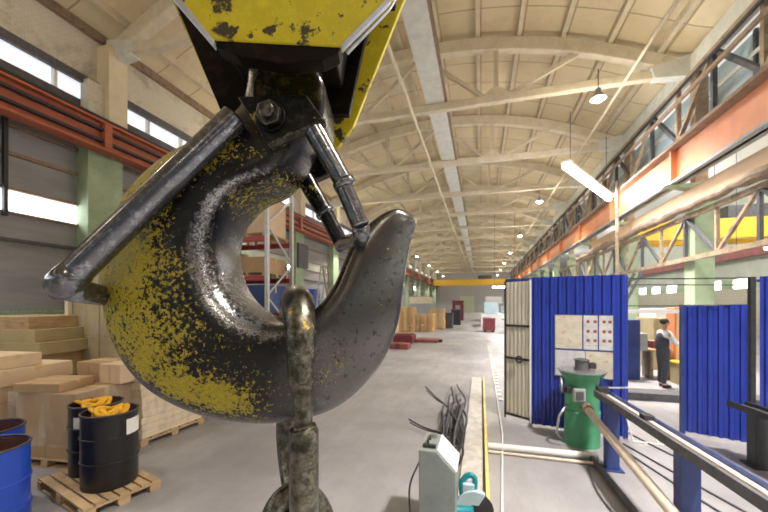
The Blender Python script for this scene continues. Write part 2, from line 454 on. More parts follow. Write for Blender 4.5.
def runway(name, x, side, z0, z1, mat, label, fl=.42):
    t = thing(name, label, 'crane beam', (x, Y0, z0))
    MB().bx(x-.05, x+.05, Y0, Y1-1, z0, z1).build('web', mat, t)
    MB().bx(x-fl/2, x+fl/2, Y0, Y1-1, z1-.06, z1).build('top_flange', mat, t)
    MB().bx(x-fl/2, x+fl/2, Y0, Y1-1, z0, z0+.06).build('bottom_flange', MT['grey'] if side > 0 else mat, t)
    MB().bx(x-.05, x+.05, Y0, Y1-1, z1, z1+.13).build('crane_rail', MT['dark'], t)
    return t
t = runway('crane_beam', -10.55, -1, 6.55, 7.38, MT['oxide'], 'oxide red crane runway beam along the left wall, over the grey window bands')
for z in (6.8, 7.12):
    MB().bx(-10.50+.02, -10.36, Y0, Y1-1, z-.035, z+.035).build('conductor_bar', MT['dark'], t)
for y in [7.5-5.6*2+5.6*i for i in range(16)]:
    MB().bx(-10.5, -10.32, y-.10, y+.10, 6.62, 7.32).build('stiffener', MT['oxide'], t)
MB().bx(-10.42, -10.34, 2.0, 90, 7.40, 7.46).build('cable', MT['dark'], t)
t = runway('crane_beam', 6.25, 1, 6.12, 7.42, MT['orange'], 'orange crane runway beam along the open right side of the hall')
MB().bx(5.9, 6.2, Y0, Y1-1, 7.2, 7.3).build('top_ledge', MT['brown'], t)
for y in [y-.2 for y in TY]:
    MB().bx(6.03, 6.22, y-.04, y+.04, 6.18, 7.36).build('stiffener', MT['orange'], t)

# right columns
wr = struct('trim_1', MB().bx(XR-.1, XR+.25, Y0, Y1, 9.75, 10.3), MT['truss_gray'])
for k, y in enumerate(TY):
    if y < 12: continue
    c = thing('steel_column', 'green painted column carrying the orange crane beam, %s of its row from the blue fence' % ORD[k-1], 'column', (XR+.2, y, 0), 'columns under the orange crane beam')
    MB().bx(XR-.05, XR+.5, y-.3, y+.3, 0, 5.6).build('shaft', MT['green_col'], c, bevel=.02)
    MB().prism([(XR-.75, y-.2, 6.11), (XR+.5, y-.2, 6.11), (XR+.5, y-.2, 5.6), (XR+.0, y-.2, 5.92)], (0, .4, 0)).build('corbel', MT['green_col'], c)
    MB().bx(XR+.05, XR+.4, y-.15, y+.15, 5.6, 9.75).build('upper_shaft', MT['tan_steel'], c)
# peach board + ragged pipe insulation + lattice under the orange beam
tag(MB().bx(6.55, 6.62, Y0, 24, 5.40, 5.90).build('fascia_board', MT['peach'], org=(6.6, Y0, 5.35)), 'pale peach fascia board behind the lower edge of the orange crane beam', 'board')
pth = []; rr = []
for i in range(128):
    y = Y0+i*.4
    pth.append((6.38+random.uniform(-.03, .03), y, 5.24+random.uniform(-.05, .05))); rr.append(.14+random.uniform(-.05, .05))
tag(MB().tube(pth, rr, 10).build('lagged_pipe', MT['brown'], org=(6.5, Y0, 5.2)), 'ragged brown lagged pipe running under the peach fascia board', 'pipe')

def lattice(label, x, z0, z1, y0, y1, step, mat, name, w=.09):
    t = thing(name, label, 'lattice girder', (x, y0, z0))
    MB().bx(x-.07, x+.07, y0, y1, z0-.07, z0+.07).build('bottom_chord', mat, t)
    MB().bx(x-.07, x+.07, y0, y1, z1-.07, z1+.07).build('top_chord', mat, t)
    n = int((y1-y0)/step)
    for i in range(n):
        a = y0+i*step; b = a+step
        MB().bx(x-w/2, x+w/2, a-w/2, a+w/2, z0, z1).build('vertical_web', mat if i % 2 else MT['charcoal'], t)
        MB().bar((x, a, z0 if i % 2 else z1), (x, b, z1 if i % 2 else z0), w).build('diagonal_web', mat if i % 2 == 0 else MT['charcoal'], t)
    return t
lattice('brown lattice girder hanging below the orange crane beam', 6.55, 3.62, 5.0, 1, 33, 1.6, MT['tan_steel'], 'lattice_girder')
lattice('brown lattice girder standing on top of the orange crane beam', 6.58, 7.75, 9.6, 1, 68, 1.9, MT['tan_steel'], 'lattice_girder', .12)
tag(MB().tube([(6.2, Y0, 8.75), (6.2, 86, 8.75)], .07, 8).build('service_pipe', MT['brown'], org=(6.2, Y0, 8.75)), 'brown service pipe in front of the upper lattice girder', 'pipe')
tag(MB().tube([(6.4, Y0, 9.35), (6.4, 86, 9.35)], .05, 8).build('service_pipe', MT['dark'], org=(6.4, Y0, 9.35)), 'dark service pipe close under the eaves on the right', 'pipe')
w3 = struct('window_3', MB().bx(7.35, 7.42, Y0, Y1, 7.5, 9.75), MT['glassblue'])
for i in range(39):
    MB().bx(7.28, 7.36, Y0+3*i-.05, Y0+3*i+.05, 7.5, 9.75).build('glazing_bar', MT['charcoal'], w3)
for z in (7.5, 8.3, 9.1):
    MB().bx(7.27, 7.36, Y0, Y1, z-.06, z+.06).build('glazing_bar', MT['charcoal'] if z > 8 and z < 9 else MT['truss_gray'], w3)

# tall thin pole at the right row
tag(MB().tube([(5.82, 17.6, 0), (5.82, 17.6, 7.6)], .075, 10).build('downpipe', MT['tan_steel'], org=(5.9, 17.6, 0), smooth=True), 'thin tan standing pipe rising from behind the blue fence past the orange beam', 'pipe')

# ---- side aisle
wa = struct('wall_right', MB().bx(XA, XA+.3, Y0, Y1, 0, 3.2), MT['block'])
MB().bx(XA, XA+.3, Y0, Y1, 3.85, 10.0).build('upper_wall', MT['cladding_pale'], wa)
struct('lamp_glow_band', MB().bx(XA+.1, XA+.2, Y0, Y1, 3.2, 3.85), MT['daylight'])  # glowing band added in place of the aisle's strip lamps, not a real window
for i in range(36):
    MB().bx(XA-.02, XA+.1, Y0+3*i, Y0+3*i+1.2, 3.2, 3.85).build('glow_band_pier', MT['green_col'], wa)
MB().bx(XA-.5, XA-.3, Y0, Y1, 5.2, 5.9).build('crane_beam', MT['redpaint'], wa)
struct('ceiling_1', MB().bx(XR+.3, XA+.5, Y0, Y1, 10.0, 10.2), MT['white'])
t = thing('overhead_crane', 'yellow overhead crane bridge in the side aisle seen through the brown lattice', 'crane', (12, 20, 6))
MB().bx(7.3, 16.4, 19.6, 20.1, 5.2, 6.1).build('bridge_girder', MT['crane'], t)
MB().bx(7.3, 16.4, 21.4, 21.9, 5.2, 6.1).build('bridge_girder', MT['crane'], t)
MB().bx(16.0, 16.45, 19.2, 22.3, 4.9, 5.2).build('end_carriage', MT['charcoal'], t)
MB().bx(7.3, 7.6, 19.2, 22.3, 4.9, 5.2).build('end_carriage', MT['charcoal'], t)
MB().bx(11, 12.6, 19.7, 21.8, 6.1, 6.7).build('trolley', MT['charcoal'], t)

# ---- end wall, gate and crane far down the hall
we = struct('wall_back', MB().bx(XL-.5, XA+.5, Y1, Y1+.3, 0, 13), MT['endwall'])
struct('door_1', MB().bx(-5.2, -1.6, Y1-.1, Y1-.001, 0, 4.2), M('pale green gate', (.62, .70, .52), .6))
t = thing('overhead_crane', 'yellow overhead crane bridge spanning the far end of the hall', 'crane', (-2, 78, 7.56))
MB().bx(XL+1.0, XR-.72, 77.6, 78.2, 6.3, 7.5).build('bridge_girder', MT['crane'], t)
MB().bx(XL+1.0, XR-.72, 80.2, 80.8, 6.3, 7.5).build('bridge_girder', MT['crane'], t)
MB().bx(-.6, 2.2, 77.5, 80.9, 7.5, 8.3).build('trolley', MT['charcoal'], t)
for x in (XL+.75, XR-.45):
    MB().bx(x-.25, x+.25, 76.6, 81.8, 7.56, 7.9).build('end_carriage', MT['charcoal'], t)

# ------------------------------------------------------------------ lamps
def light(kind, loc, e, col, size=.3, rot=None, name='lamp_light'):
    l = bpy.data.lights.new(name, kind); l.energy = e; l.color = col
    if kind == 'AREA': l.shape = 'DISK'; l.size = size
    elif kind == 'POINT' or kind == 'SPOT': l.shadow_soft_size = size
    o = bpy.data.objects.new(name, l); COL.objects.link(o); o.location = loc
    if rot: o.rotation_euler = rot
    return o
def make_lamp():
    t = thing('high_bay_lamp', '', 'lamp', (0, 0, 0), 'lamps hung below the trusses')
    MB().tube([(0, 0, .32), (0, 0, 1.0)], .015, 6).build('suspension_rod', MT['dark'], t, local=True)
    MB().lathe([(.05, .36), (.08, .34), (.09, .22), (.20, .06), (.24, .0)], (0, 0, 0), 16, True).build('lamp_shade', MT['grey'], t, local=True, smooth=True)
    MB().ball((0, 0, .0), .17, (1, 1, .55), 12, 8).build('bulb', MT['lamp'], t, local=True, smooth=True)
    return t
lp = make_lamp(); first = True
WARM = (1, .86, .66)
rows = [(3.75, [13.0, 25.0, 37, 49, 61, 73, 85], 'right'), (-8.8, [13.0, 25, 37, 49, 61, 73, 85], 'left')]
k = 0
for x, ys, sd in rows:
    for i, y in enumerate(ys):
        o = lp if first else copy_tree(lp)
        first = False
        o.location = (x, y, 8.95)
        o['label'] = 'round high bay lamp near the %s, %s down the hall' % ('orange crane beam' if sd == 'right' else 'oxide red crane beam', ORD[i])
for x in (3.75, -8.8):
    for y in (-17, -5, 2, 13, 25, 37, 49, 61, 73, 85):
        light('POINT', (x, y, 8.55), 200 if x > 0 else 120, WARM, .35)
        o = light('AREA', (x, y, 8.8), (700 if x > 0 else (330 if y > 14 else 110)) if y > 0 else 240, (1, .94, .88), .8); o.data.spread = R(100)
# long bright tube lamp by the right row
t = thing('tube_lamp', 'long glaring white tube lamp hanging beside the orange crane beam', 'lamp', (4.5, 16.6, 7.4))
MB().bar((3.15, 14.85, 7.66), (5.7, 18.2, 7.16), .34, .10).build('lamp_housing', MT['white'], t)
MB().tube([(3.15, 14.85, 7.52), (5.7, 18.2, 7.02)], .13, 10).build('lamp_tube', MT['lamp_cool'], t, smooth=True)
for p in ((3.4, 15.18, 7.65), (5.5, 17.94, 7.23)):
    MB().tube([p, (p[0], p[1], 9.75)], .012, 6).build('suspension_wire', MT['dark'], t)
light('POINT', (4.4, 16.3, 6.9), 150, (.93, .96, 1), .3)
# aisle strip lamps
for i, (x, y, z) in enumerate([(9.0, 13.5, 3.9), (11.5, 13.5, 3.9), (14.0, 14.0, 3.9), (10.5, 19, 4.6)]):
    t = thing('strip_lamp', ['white strip lamp over the worker', 'white strip lamp above the shorter blue panel', 'white strip lamp in the aisle nearest the outer wall', 'white strip lamp deeper in the aisle under the yellow crane'][i], 'lamp', (x, y, z), 'strip lamps in the side aisle')
    MB().bx(x-.55, x+.55, y-.09, y+.09, z, z+.08).build('lamp_housing', MT['white'], t)
    MB().bx(x-.52, x+.52, y-.07, y+.07, z-.06, z).build('lamp_tube', MT['lamp'], t)
    for s in (-.4, .4): MB().tube([(x+s, y, z+.08), (x+s, y, 10)], .01, 6).build('suspension_wire', MT['dark'], t)
for (x, y, z, e) in ((11, 8, 8, 700), (11.5, 16, 8, 700), (11, 26, 8, 700), (11, 40, 8, 700), (11, 58, 8, 700), (10.5, -1, 8, 800)):
    light('POINT', (x, y, z), e, (1, .96, .9), .5)
# daylight through the windows
def area(loc, sx, sy, e, col, rot):
    o = light('AREA', loc, e, col, 1, rot, 'window_light'); o.data.shape = 'RECTANGLE'; o.data.size = sx; o.data.size_y = sy; return o

world = bpy.data.worlds.new('world'); scene.world = world; world.use_nodes = True
bg = world.node_tree.nodes['Background']; bg.inputs[0].default_value = (.80, .88, 1, 1); bg.inputs[1].default_value = .22

# ------------------------------------------------------------------ the hook
DH = .75
ST = [ # outer (a,b), inner (a,b), half thickness
 ((250, 60), (322, 60), 34), ((249, 92), (322, 96), 35), ((238, 117), (320, 128), 37), ((200, 144), (308, 160), 41), ((166, 164), (288, 186), 45),
 ((136, 194), (260, 199), 47), ((117, 232), (240, 217), 48), ((109, 272), (231, 243), 49), ((113, 315), (232, 267), 50), ((127, 354), (240, 289), 51),
 ((155, 387), (255, 307), 52), ((198, 410), (275, 318), 52), ((246, 420), (295, 320), 51), ((295, 419), (312, 314), 49), ((340, 404), (327, 300), 46),
 ((377, 369), (338, 283), 42), ((396, 330), (346, 263), 38), ((403, 292), (355, 243), 34), ((407, 260), (366, 230), 29), ((412, 238), (379, 219), 24),
 ((416, 226), (391, 212.5), 18), ((414.5, 218), (398, 211), 11), ((409, 213), (403, 211), 4)]
def cr(p0, p1, p2, p3, t):
    return .5*((2*p1)+(-p0+p2)*t+(2*p0-5*p1+4*p2-p3)*t*t+(-p0+3*p1-3*p2+p3)*t**3)
def sm(a, b, x):
    t = min(1, max(0, (x-a)/(b-a))); return t*t*(3-2*t)
SUB = 7; NV = 48
flat = [(o[0], o[1], i[0], i[1], h) for o, i, h in ST]
fine = []
for s in range(len(flat)-1):
    P = [flat[max(s-1, 0)], flat[s], flat[s+1], flat[min(s+2, len(flat)-1)]]
    for j in range(SUB):
        t = j/SUB; fine.append((s+t, [cr(P[0][c], P[1][c], P[2][c], P[3][c], t) for c in range(5)]))
fine.append((len(flat)-1, list(flat[-1])))
hroot = thing('crane_hook', 'huge forged crane hook with chipped yellow paint hanging in the foreground', 'crane hook', HP(285, 200, DH))
bm = bmesh.new(); la = bm.verts.layers.float.new('paint'); lw = bm.verts.layers.float.new('wear'); ll = bm.verts.layers.float.new('limb')
rings = []
U = DH/F
for t, (ox, oy, ix, iy, h) in fine:
    ring = []
    for k in range(NV):
        ph = 2*math.pi*k/NV; c, s = math.cos(ph), math.sin(ph)
        cc = math.copysign(abs(c)**(.85 if c > 0 else .62), c)
        ax = (ox+ix)/2+(ox-ix)/2*cc; ay = (oy+iy)/2+(oy-iy)/2*cc
        # broad at the saddle, narrowing to the back; faces nearly flat
        dep = .88*h*math.copysign(abs(s)**(.72 if c > 0 else .55), s)*(1-.28*cc)
        v = bm.verts.new(HP(ax, ay, DH, DH) - FWD*(dep*U))
        front = s > 0
        body = sm(1.5, 3.5, t)*(1-sm(11.6, 13.4, t))
        p = body*(.55*sm(-.80, -.55, cc)+.45*sm(-.45, .1, cc))*1.08
        p *= 1-.8*sm(.55, .95, cc)*sm(7.5, 10, t)
        p *= 1-.5*sm(8.0, 11.5, t)*(1-sm(-.1, .35, cc))
        p *= 1-.75*sm(1.8, .8, abs(t-2.0))*(1-sm(.4, .8, cc))
        p *= 1-.45*sm(2.2, 1.0, abs(t-5.5))*(1-sm(-.5, -.1, cc))
        p = max(p, .62*sm(3.0, 4.2, t)*(1-sm(5.6, 6.6, t))*sm(-.86, -.96, cc))
        p = max(p, .50*sm(13.2, 13.8, t)*(1-sm(14.3, 15, t))*sm(-.1, .2, cc)*(1-sm(.4, .7, cc)))
        w = math.exp(-((cc+.82)/.13)**2)*sm(3, 5, t)*(1-sm(12.5, 14, t))*.95
        w = max(w, sm(12, 15, t)*.86, .62*sm(-.75, -.95, cc)*sm(6.5, 9, t))
        w = max(w, .48*sm(.80, .97, cc)*sm(8.5, 10.5, t), .08)
        v[ll] = sm(12.2, 14.5, t); v[la] = max(0, p); v[lw] = w
        ring.append(v)
    rings.append(ring)
for A, B in zip(rings, rings[1:]):
    for k in range(NV): bm.faces.new((A[k], A[(k+1) % NV], B[(k+1) % NV], B[k]))
bm.faces.new(rings[0][::-1]); bm.faces.new(rings[-1])
hm = MB(); hm.bm.free(); hm.bm = bm
hook = hm.build('hook_body', MT['hook'], hroot, smooth=True)

# shank collar, rounded head behind the bracket
def rrect(a0, a1, b0, b1, r, n=6, top_only=False):
    out = []
    for cx, cy, st in ((a1-r, b0+r, -90), (a1-r, b1-r, 0), (a0+r, b1-r, 90), (a0+r, b0+r, 180)):
        for i in range(n+1):
            an = R(st+90*i/n); out.append((cx+r*math.cos(an), cy+r*math.sin(an)))
    return out
dC = DH-.075
MB().prism([HP(a, b, dC-.0, dC) for a, b in rrect(248, 324, 62, 128, 24)], FWD*.15).build('shank_collar', MT['rod_dark'], hroot, smooth=40, bevel=.012, seg=3)
# bracket plate; a paler strip paints the light along its lower edge
dB = DH-.125
poly = [(237, 96), (306, 94), (324.5, 120), (268, 144)]
brk = MB().prism([HP(a, b, dB) for a, b in poly], FWD*.03).build('latch_bracket', MT['bracket'], hroot, bevel=.003)
MB().prism([HP(a, b, dB-.002) for a, b in ((324.5, 118.5), (325.5, 122), (268.5, 146), (267, 143))], FWD*.012).build('lit_edge_strip', MT['nut'], brk, bevel=.001)
# rear bracket
MB().prism([HP(a, b, DH+.10, dB) for a, b in poly], FWD*.03).build('latch_bracket', MT['bracket'], hroot, bevel=.003)
# bolt: washer, hex nut, stud
ctr = HP(271, 117.5, dB); Ub = dB/F
def disc(c, r0, n, d0, d1, a0=0):
    return [c + (RGT*math.cos(2*math.pi*k/n+a0)+UPV*math.sin(2*math.pi*k/n+a0))*r0*Ub - FWD*d0 for k in range(n)], FWD*(d0-d1)
for nm, r0, n, d0, d1, m_, bv in (('washer', 15, 24, .006, 0, 'bracket', .001), ('hex_nut', 13.2, 6, .020, .006, 'nut', .003), ('bolt_stud', 7.5, 16, .030, .02, 'nut', .003)):
    p, v = disc(ctr, r0, n, d0, d1, .35)
    MB().prism(p, v).build(nm, MT[m_], brk, smooth=30, bevel=bv, seg=3)

# latch frames: each a bent rod with a front and a rear strand
def lerp(p, q, t): return p+(q-p)*t
dF, dR = DH-.145, DH+.125
L0 = HP(236, 117, dF+.055); L1 = HP(72, 276, dF)
MB().tube([lerp(L0, L1, i/10) for i in range(11)], [14.2*dF/F]*11, 20).build('latch_arm', MT['rod'], hroot, smooth=60, bevel=.004)
# knuckle at the back and the cross piece going behind the hook
K0 = HP(59, 287, dF)
MB().tube([lerp(L1, K0, -.5), lerp(L1, K0, .25), lerp(L1, K0, .8), lerp(L1, K0, 1.25), lerp(L1, K0, 1.6)], [14.4*dF/F, 15.2*dF/F, 15*dF/F, 12*dF/F, 4*dF/F], 18).build('latch_knuckle', MT['rod'], hroot, smooth=True)
K1 = HP(66, 309, dR, dF)
MB().tube([lerp(K0, K1, i/6) for i in range(7)], [13*dF/F, 12.5*dF/F]+[11.5*dF/F]*5, 18).build('latch_crossbar', MT['rod'], hroot, smooth=True)
LR0 = HP(241, 113, dR, dF); LR1 = HP(70, 306, dR, dF)
MB().tube([LR0, LR1], 12*dF/F, 16).build('latch_arm', MT['rod'], hroot, smooth=60)
# throat latch
def strand(pts, d, mat):
    for nm, a, b, r0, r1 in pts:
        A = HP(*a, d); B = HP(*b, d)
        n = 6
        MB().tube([lerp(A, B, i/n) for i in range(n+1)], [(r0+(r1-r0)*i/n)*d/F for i in range(n+1)], 16).build(nm, mat, hroot, smooth=50, bevel=.003)
strand([('latch_sleeve', (314, 130), (344, 183), 10.5, 9.5), ('latch_strand', (340, 178), (361, 226), 8.5, 9.5)], dF+.03, MT['rod'])
strand([('latch_sleeve', (299, 168), (325, 213), 9.0, 8.5), ('latch_strand', (323, 208), (341, 243), 7.5, 7.5)], dR-.02, MT['rod_dark'])
A = HP(343, 181, dF+.03); B = HP(346, 187, dF+.03)
MB().tube([A, lerp(A, B, .5), B], [11.5*(dF+.03)/F]*3, 16).build('weld_collar', MT['rod'], hroot, smooth=True)
A = HP(324, 211, dR-.02); B = HP(326.5, 215, dR-.02)
MB().tube([A, lerp(A, B, .5), B], [9.8*(dR-.02)/F]*3, 16).build('weld_collar', MT['rod'], hroot, smooth=True)
A = HP(361, 226, dF+.03); B = HP(341, 243, dR-.02)
pp = [A + (HP(361, 232, dF+.03)-A)*.0, HP(361, 236, dF+.045), HP(357, 241, dF+.08), lerp(HP(361, 236, dF+.045), HP(341, 246, dR-.03), .6), HP(342, 246, dR-.03), B]
MB().tube(pp, [8.8*(dF+.04)/F]*3+[8.3*(DH)/F]*3, 16).build('latch_toe', MT['rod'], hroot, smooth=True)

# ------------------------------------------------------------------ hook block
dP, dQ = .56, .89
blk = thing('hook_block', 'yellow steel hook block with grimy cheek plates above the crane hook', 'hook block', HP(288, -60, .72))
fp = [(120, -170), (440, -170), (440, -60), (388, 0), (342, 46), (213, 39), (172, -6), (120, -60)]
MB().prism([HP(a, b, dP) for a, b in fp], FWD*.016).build('front_plate', MT['plate_y'], blk, bevel=.002)
def strip(name, pts, w, d, depth, mat):
    MB().prism([HP(a, b, d) for a, b in pts], FWD*depth).build(name, mat, blk, bevel=.001)
strip('plate_edge', [(170, -4), (176, -7), (214, 40), (213, 46)], 0, dP-.003, .012, MT['edge'])
strip('plate_edge', [(341, 44), (389, -4), (391, 0), (342, 50)], 0, dP-.003, .008, MT['edge'])
# folded lip under the front plate
MB().prism([HP(a, b, dP+.004) for a, b in ((213, 39), (342, 46), (338, 52), (322, 60), (282, 63), (236, 55), (215, 46))], FWD*.03).build('folded_lip', MT['plate_dark'], blk, bevel=.002)
# second layer plate on the right of the front
MB().prism([HP(a, b, dP+.05) for a, b in ((347, 50), (388, 4), (404, -30), (380, -60), (330, 30))], FWD*.014).build('stiffening_plate', MT['plate_y'], blk, bevel=.002)
strip('plate_edge', [(346, 51), (387, 7), (403, -20), (406, -19), (390, 8), (348, 52)], 0, dP+.046, .008, MT['edge'])
rp = [(124, -110), (448, -110), (404, 0), (353, 127), (338, 147), (238, 147), (222, 114), (172, 0)]
MB().prism([HP(a, b, dQ) for a, b in rp], FWD*.018).build('rear_plate', MT['plate_y'], blk, bevel=.002)
MB().prism([HP(a, b, dQ-.05) for a, b in ((120, -110), (412, -110), (364, 44), (349, 114), (222, 114), (174, 0))], FWD*.02).build('liner_plate', MT['plate_dark'], blk, bevel=.002)
MB().prism([HP(a, b, dP+.02) for a, b in ((150, -170), (410, -170), (400, -120), (160, -120))], FWD*.26).build('top_cover', MT['plate_dark'], blk)
# crosshead the hook hangs from, in the dark between the plates
MB().prism([HP(a, b, DH-.09, DH) for a, b in ((222, 20), (346, 20), (338, 66), (234, 66))], FWD*.17).build('crosshead', MT['plate_dark'], blk, bevel=.006)

# ------------------------------------------------------------------ links on the hook
def spline(pts, n=8, closed=False):
    out = []; N = len(pts)
    for i in range(N if closed else N-1):
        g = lambda j: pts[j % N] if closed else pts[min(max(j, 0), N-1)]
        for j in range(n):
            t = j/n; out.append(tuple(cr(g(i-1)[c], g(i)[c], g(i+1)[c], g(i+2)[c], t) for c in range(len(pts[0]))))
    if not closed: out.append(tuple(pts[-1]))
    return out
lk = thing('lifting_link', 'long oily forged link slung in the bowl of the crane hook', 'link', HP(300, 400, DH))
key = [(304, 490, .585, 14.5), (304, 436, .585, 14.5), (304, 428, .585, 13), (303.5, 424, .585, 9.5), (303, 405, .585, 9.2), (302, 388, .585, 10), (301.5, 380, .587, 13), (301, 345, .592, 14.5), (299.5, 318, .61, 15.5), (298, 305, .65, 16.5), (297, 302.5, .71, 16.5), (296.5, 301, .78, 15.5), (294, 308, .85, 14), (292, 326, .89, 13), (290, 370, .90, 12), (288, 424, .90, 11.5), (289, 450, .89, 11.5), (293, 478, .85, 12), (298, 500, .79, 13), (302, 520, .71, 14), (304, 522, .63, 14.5)]
sp = spline(key, 5, True)
MB().tube([HP(a, b, d) for a, b, d, r in sp], [r*d/F for a, b, d, r in sp], 20, True).build('link_bar', MT['link'], lk, smooth=True)
# lower link hung in the first one
l2 = thing('chain_link', 'lower chain link looped through the end of the long oily link', 'link', HP(298, 540, .72))
cx, cy = 298, 540; ring = []
for i in range(40):
    a = 2*math.pi*i/40
    ring.append(HP(cx+27*math.cos(a), cy+math.copysign(abs(math.sin(a))**.9, math.sin(a))*46, .71+.02*math.cos(a)))
MB().tube(ring, 12.5*.71/F, 14, True).build('link_bar', MT['link'], l2, smooth=True)

# ------------------------------------------------------------------ pallets, drums, boxes on the left
def make_pallet(label, loc, L, W, rz, h=.12, group=None, parts=True):
    t = thing('pallet', label, 'pallet', loc, group, rz)
    m = MB(); nb = 7
    for i in range(nb):
        y = -W/2 + (i+.5)*W/nb; m.box((0, y, h-.011), (L, W/nb*.8, .022))
    for x in (-L/2+.05, 0, L/2-.05): m.box((x, 0, h-.033), (.1, W, .022))
    m.build('deck', MT['wood'], t, local=True, bevel=.003)
    for x in (-L/2+.05, 0, L/2-.05):
        for y in (-W/2+.06, 0, W/2-.06):
            MB().box((x, y, (h-.044+.018)/2), (.1, .12, h-.044-.018)).build('block', MT['wood'], t, local=True, bevel=.003)
    m = MB()
    for y in (-W/2+.06, 0, W/2-.06): m.box((0, y, .009), (L, .1, .018))
    m.build('skid_boards', MT['wood'], t, local=True)
    return t
def make_drum(label, loc, r, h, mat, inner, hoops, group, sticker=None, mrim='rimsteel', lid=.0):
    t = thing('steel_drum', label, 'drum', loc, group)
    w = .006
    MB().lathe([(r-.03, .0), (r-.004, .004), (r, .02), (r, h-.01), (r-w, h-.01), (r-w, .04), (.0001, .035)], (0, 0, 0), 40, True).build('shell', mat, t, local=True, smooth=30)
    MB().lathe([(r-2*w, .05), (r-1.6*w, h-.02)], (0, 0, 0), 40).build('inner_face', inner, t, local=True, smooth=30)
    rim = [(r*math.cos(2*math.pi*k/40), r*math.sin(2*math.pi*k/40), h-.006) for k in range(40)]
    MB().tube(rim, .011, 8, True).build('rim', MT[mrim], t, local=True, smooth=True)
    for z in hoops:
        MB().tube([(r*math.cos(2*math.pi*k/40), r*math.sin(2*math.pi*k/40), z*h) for k in range(40)], .012, 8, True, ).build('hoop', mat, t, local=True, smooth=True)
    if sticker:
        a0, a1, z0, z1 = sticker
        m = MB(); rr = r+.0025; n = 10; v = []
        for i in range(n+1):
            a = R(a0+(a1-a0)*i/n); v.append((m.bm.verts.new((rr*math.cos(a), rr*math.sin(a), z0*h)), m.bm.verts.new((rr*math.cos(a), rr*math.sin(a), z1*h))))
        for i in range(n): m.bm.faces.new((v[i][0], v[i+1][0], v[i+1][1], v[i][1]))
        m.build('label_sticker', MT['paper'], t, local=True, smooth=True)
    return t
def sling(label, c, r, seed, z):
    rnd = random.Random(seed)
    t = thing('lifting_sling', label, 'sling', (c[0], c[1], z))
    for j in range(7):
        ph = rnd.uniform(0, 6.28); ex = rnd.uniform(.5, .8); off = Vector((rnd.uniform(-.17, .17), rnd.uniform(-.17, .17), 0))*r
        el = rnd.uniform(.45, .9); rot = rnd.uniform(0, 3.14); up = rnd.uniform(.005, .05)
        path = []
        for i in range(26):
            a = 2*math.pi*i/26
            x = ex*r*math.cos(a); y = ex*el*r*math.sin(a)
            path.append(Vector((x*math.cos(rot)-y*math.sin(rot), x*math.sin(rot)+y*math.cos(rot), up-.02+.03*math.sin(2*a+ph)+.008*j)) + off)
        MB().tube(path, .026, 8, True, flat=.8).build('strap_loop', MT['yellow'], t, local=True, smooth=True)
    m = MB()
    return t
PZ = .12
ang = math.atan2(.30, -1.14)
pc = Vector((-4.28, 3.00, 0))
make_pallet('small timber pallet carrying the two black drums', pc, 1.22, .74, ang, PZ)
dirv = Vector((math.cos(ang), math.sin(ang), 0)); prp = Vector((-dirv.y, dirv.x, 0))
d1 = pc - dirv*.20 - prp*.03; d2 = pc + dirv*.345 - prp*.10
make_drum('black steel drum with a white sticker, the nearer one full of yellow slings', (d1.x, d1.y, PZ), .265, .82, MT['black'], MT['inner'], (.36, .68), 'black drums on the pallet', (-4, 42, .68, .90))
make_drum('black steel drum half hidden behind the other black drum on the pallet', (d2.x, d2.y, PZ), .265, .82, MT['black'], MT['inner'], (.36, .68), 'black drums on the pallet', (-86, -52, .70, .86))
sling('tangle of yellow slings heaped in the nearer black drum', d1, .25, 3, PZ+.77)
sling('tangle of yellow slings heaped in the black drum behind', d2, .25, 9, PZ+.77)
make_drum('open bright blue drum at the lower left edge, the nearer of two', (-4.33, 2.05, 0), .30, .86, MT['bluedrum'], MT['inner'], (.33, .62), 'blue drums')
make_drum('open bright blue drum with rusty inside behind the nearer blue drum', (-4.98, 2.36, 0), .30, .86, MT['bluedrum'], MT['inner'], (.33, .62), 'blue drums')

def carton(label, x0, x1, y0, y1, z0, z1, mat='card', group=None, rz=0, tape=True, name='cardboard_box'):
    c = ((x0+x1)/2, (y0+y1)/2, z0)
    t = thing(name, label, 'box', c, group, R(rz))
    sx, sy, sz = abs(x1-x0), abs(y1-y0), z1-z0
    MB().box((0, 0, sz/2), (sx, sy, sz)).build('carton', MT[mat], t, local=True, bevel=.008)
    if tape:
        m = MB()
        m.box((0, 0, sz+.001), (sx*1.001, .06, .003)); m.box((sx/2+.001, 0, sz*.86), (.003, .06, sz*.28)); m.box((-sx/2-.001, 0, sz*.86), (.003, .06, sz*.28))
        m.build('packing_tape', MT['tape'], t, local=True)
        MB().box((0, -sy/2-.0015, sz*.5), (.008, .003, sz*.98)).build('flap_seam', MT['timber'], t, local=True)
    return t
GB = 'cardboard boxes piled behind the drums'
# wrapped load right behind the drums
make_pallet('pallet under the wrapped brown boxes behind the black drums', (-5.55, 3.62, 0), 1.1, .9, R(6), PZ)
carton('tall brown box under shrink wrap standing behind the black drums', -6.05, -5.10, 3.2, 4.05, PZ, .98, 'card', GB, 6)
carton('flat brown box lying on top of the wrapped box behind the drums', -6.02, -5.40, 3.16, 3.72, .98, 1.10, 'card', GB, 14)
carton('narrow brown box standing at the right end of the pile against the white boards', -5.42, -5.05, 3.80, 4.25, .985, 1.27, 'card_light', GB, 4)
carton('brown box standing upright in the middle of the pile behind the flat one', -5.95, -5.50, 3.85, 4.3, .985, 1.27, 'card', GB, 4)
wrapm = MB()
wrapm.bx(-6.06-.5+.47, -5.06-.0, 3.14, 4.12, .30, .985)
w = wrapm.build('shrink_wrap', MT['wrap'], org=(-5.55, 3.62, .3)); w.rotation_euler.z = R(6)
for f in list(w.data.polygons): pass
tag(w, 'clear shrink wrap around the tall brown box behind the black drums', 'shrink wrap')
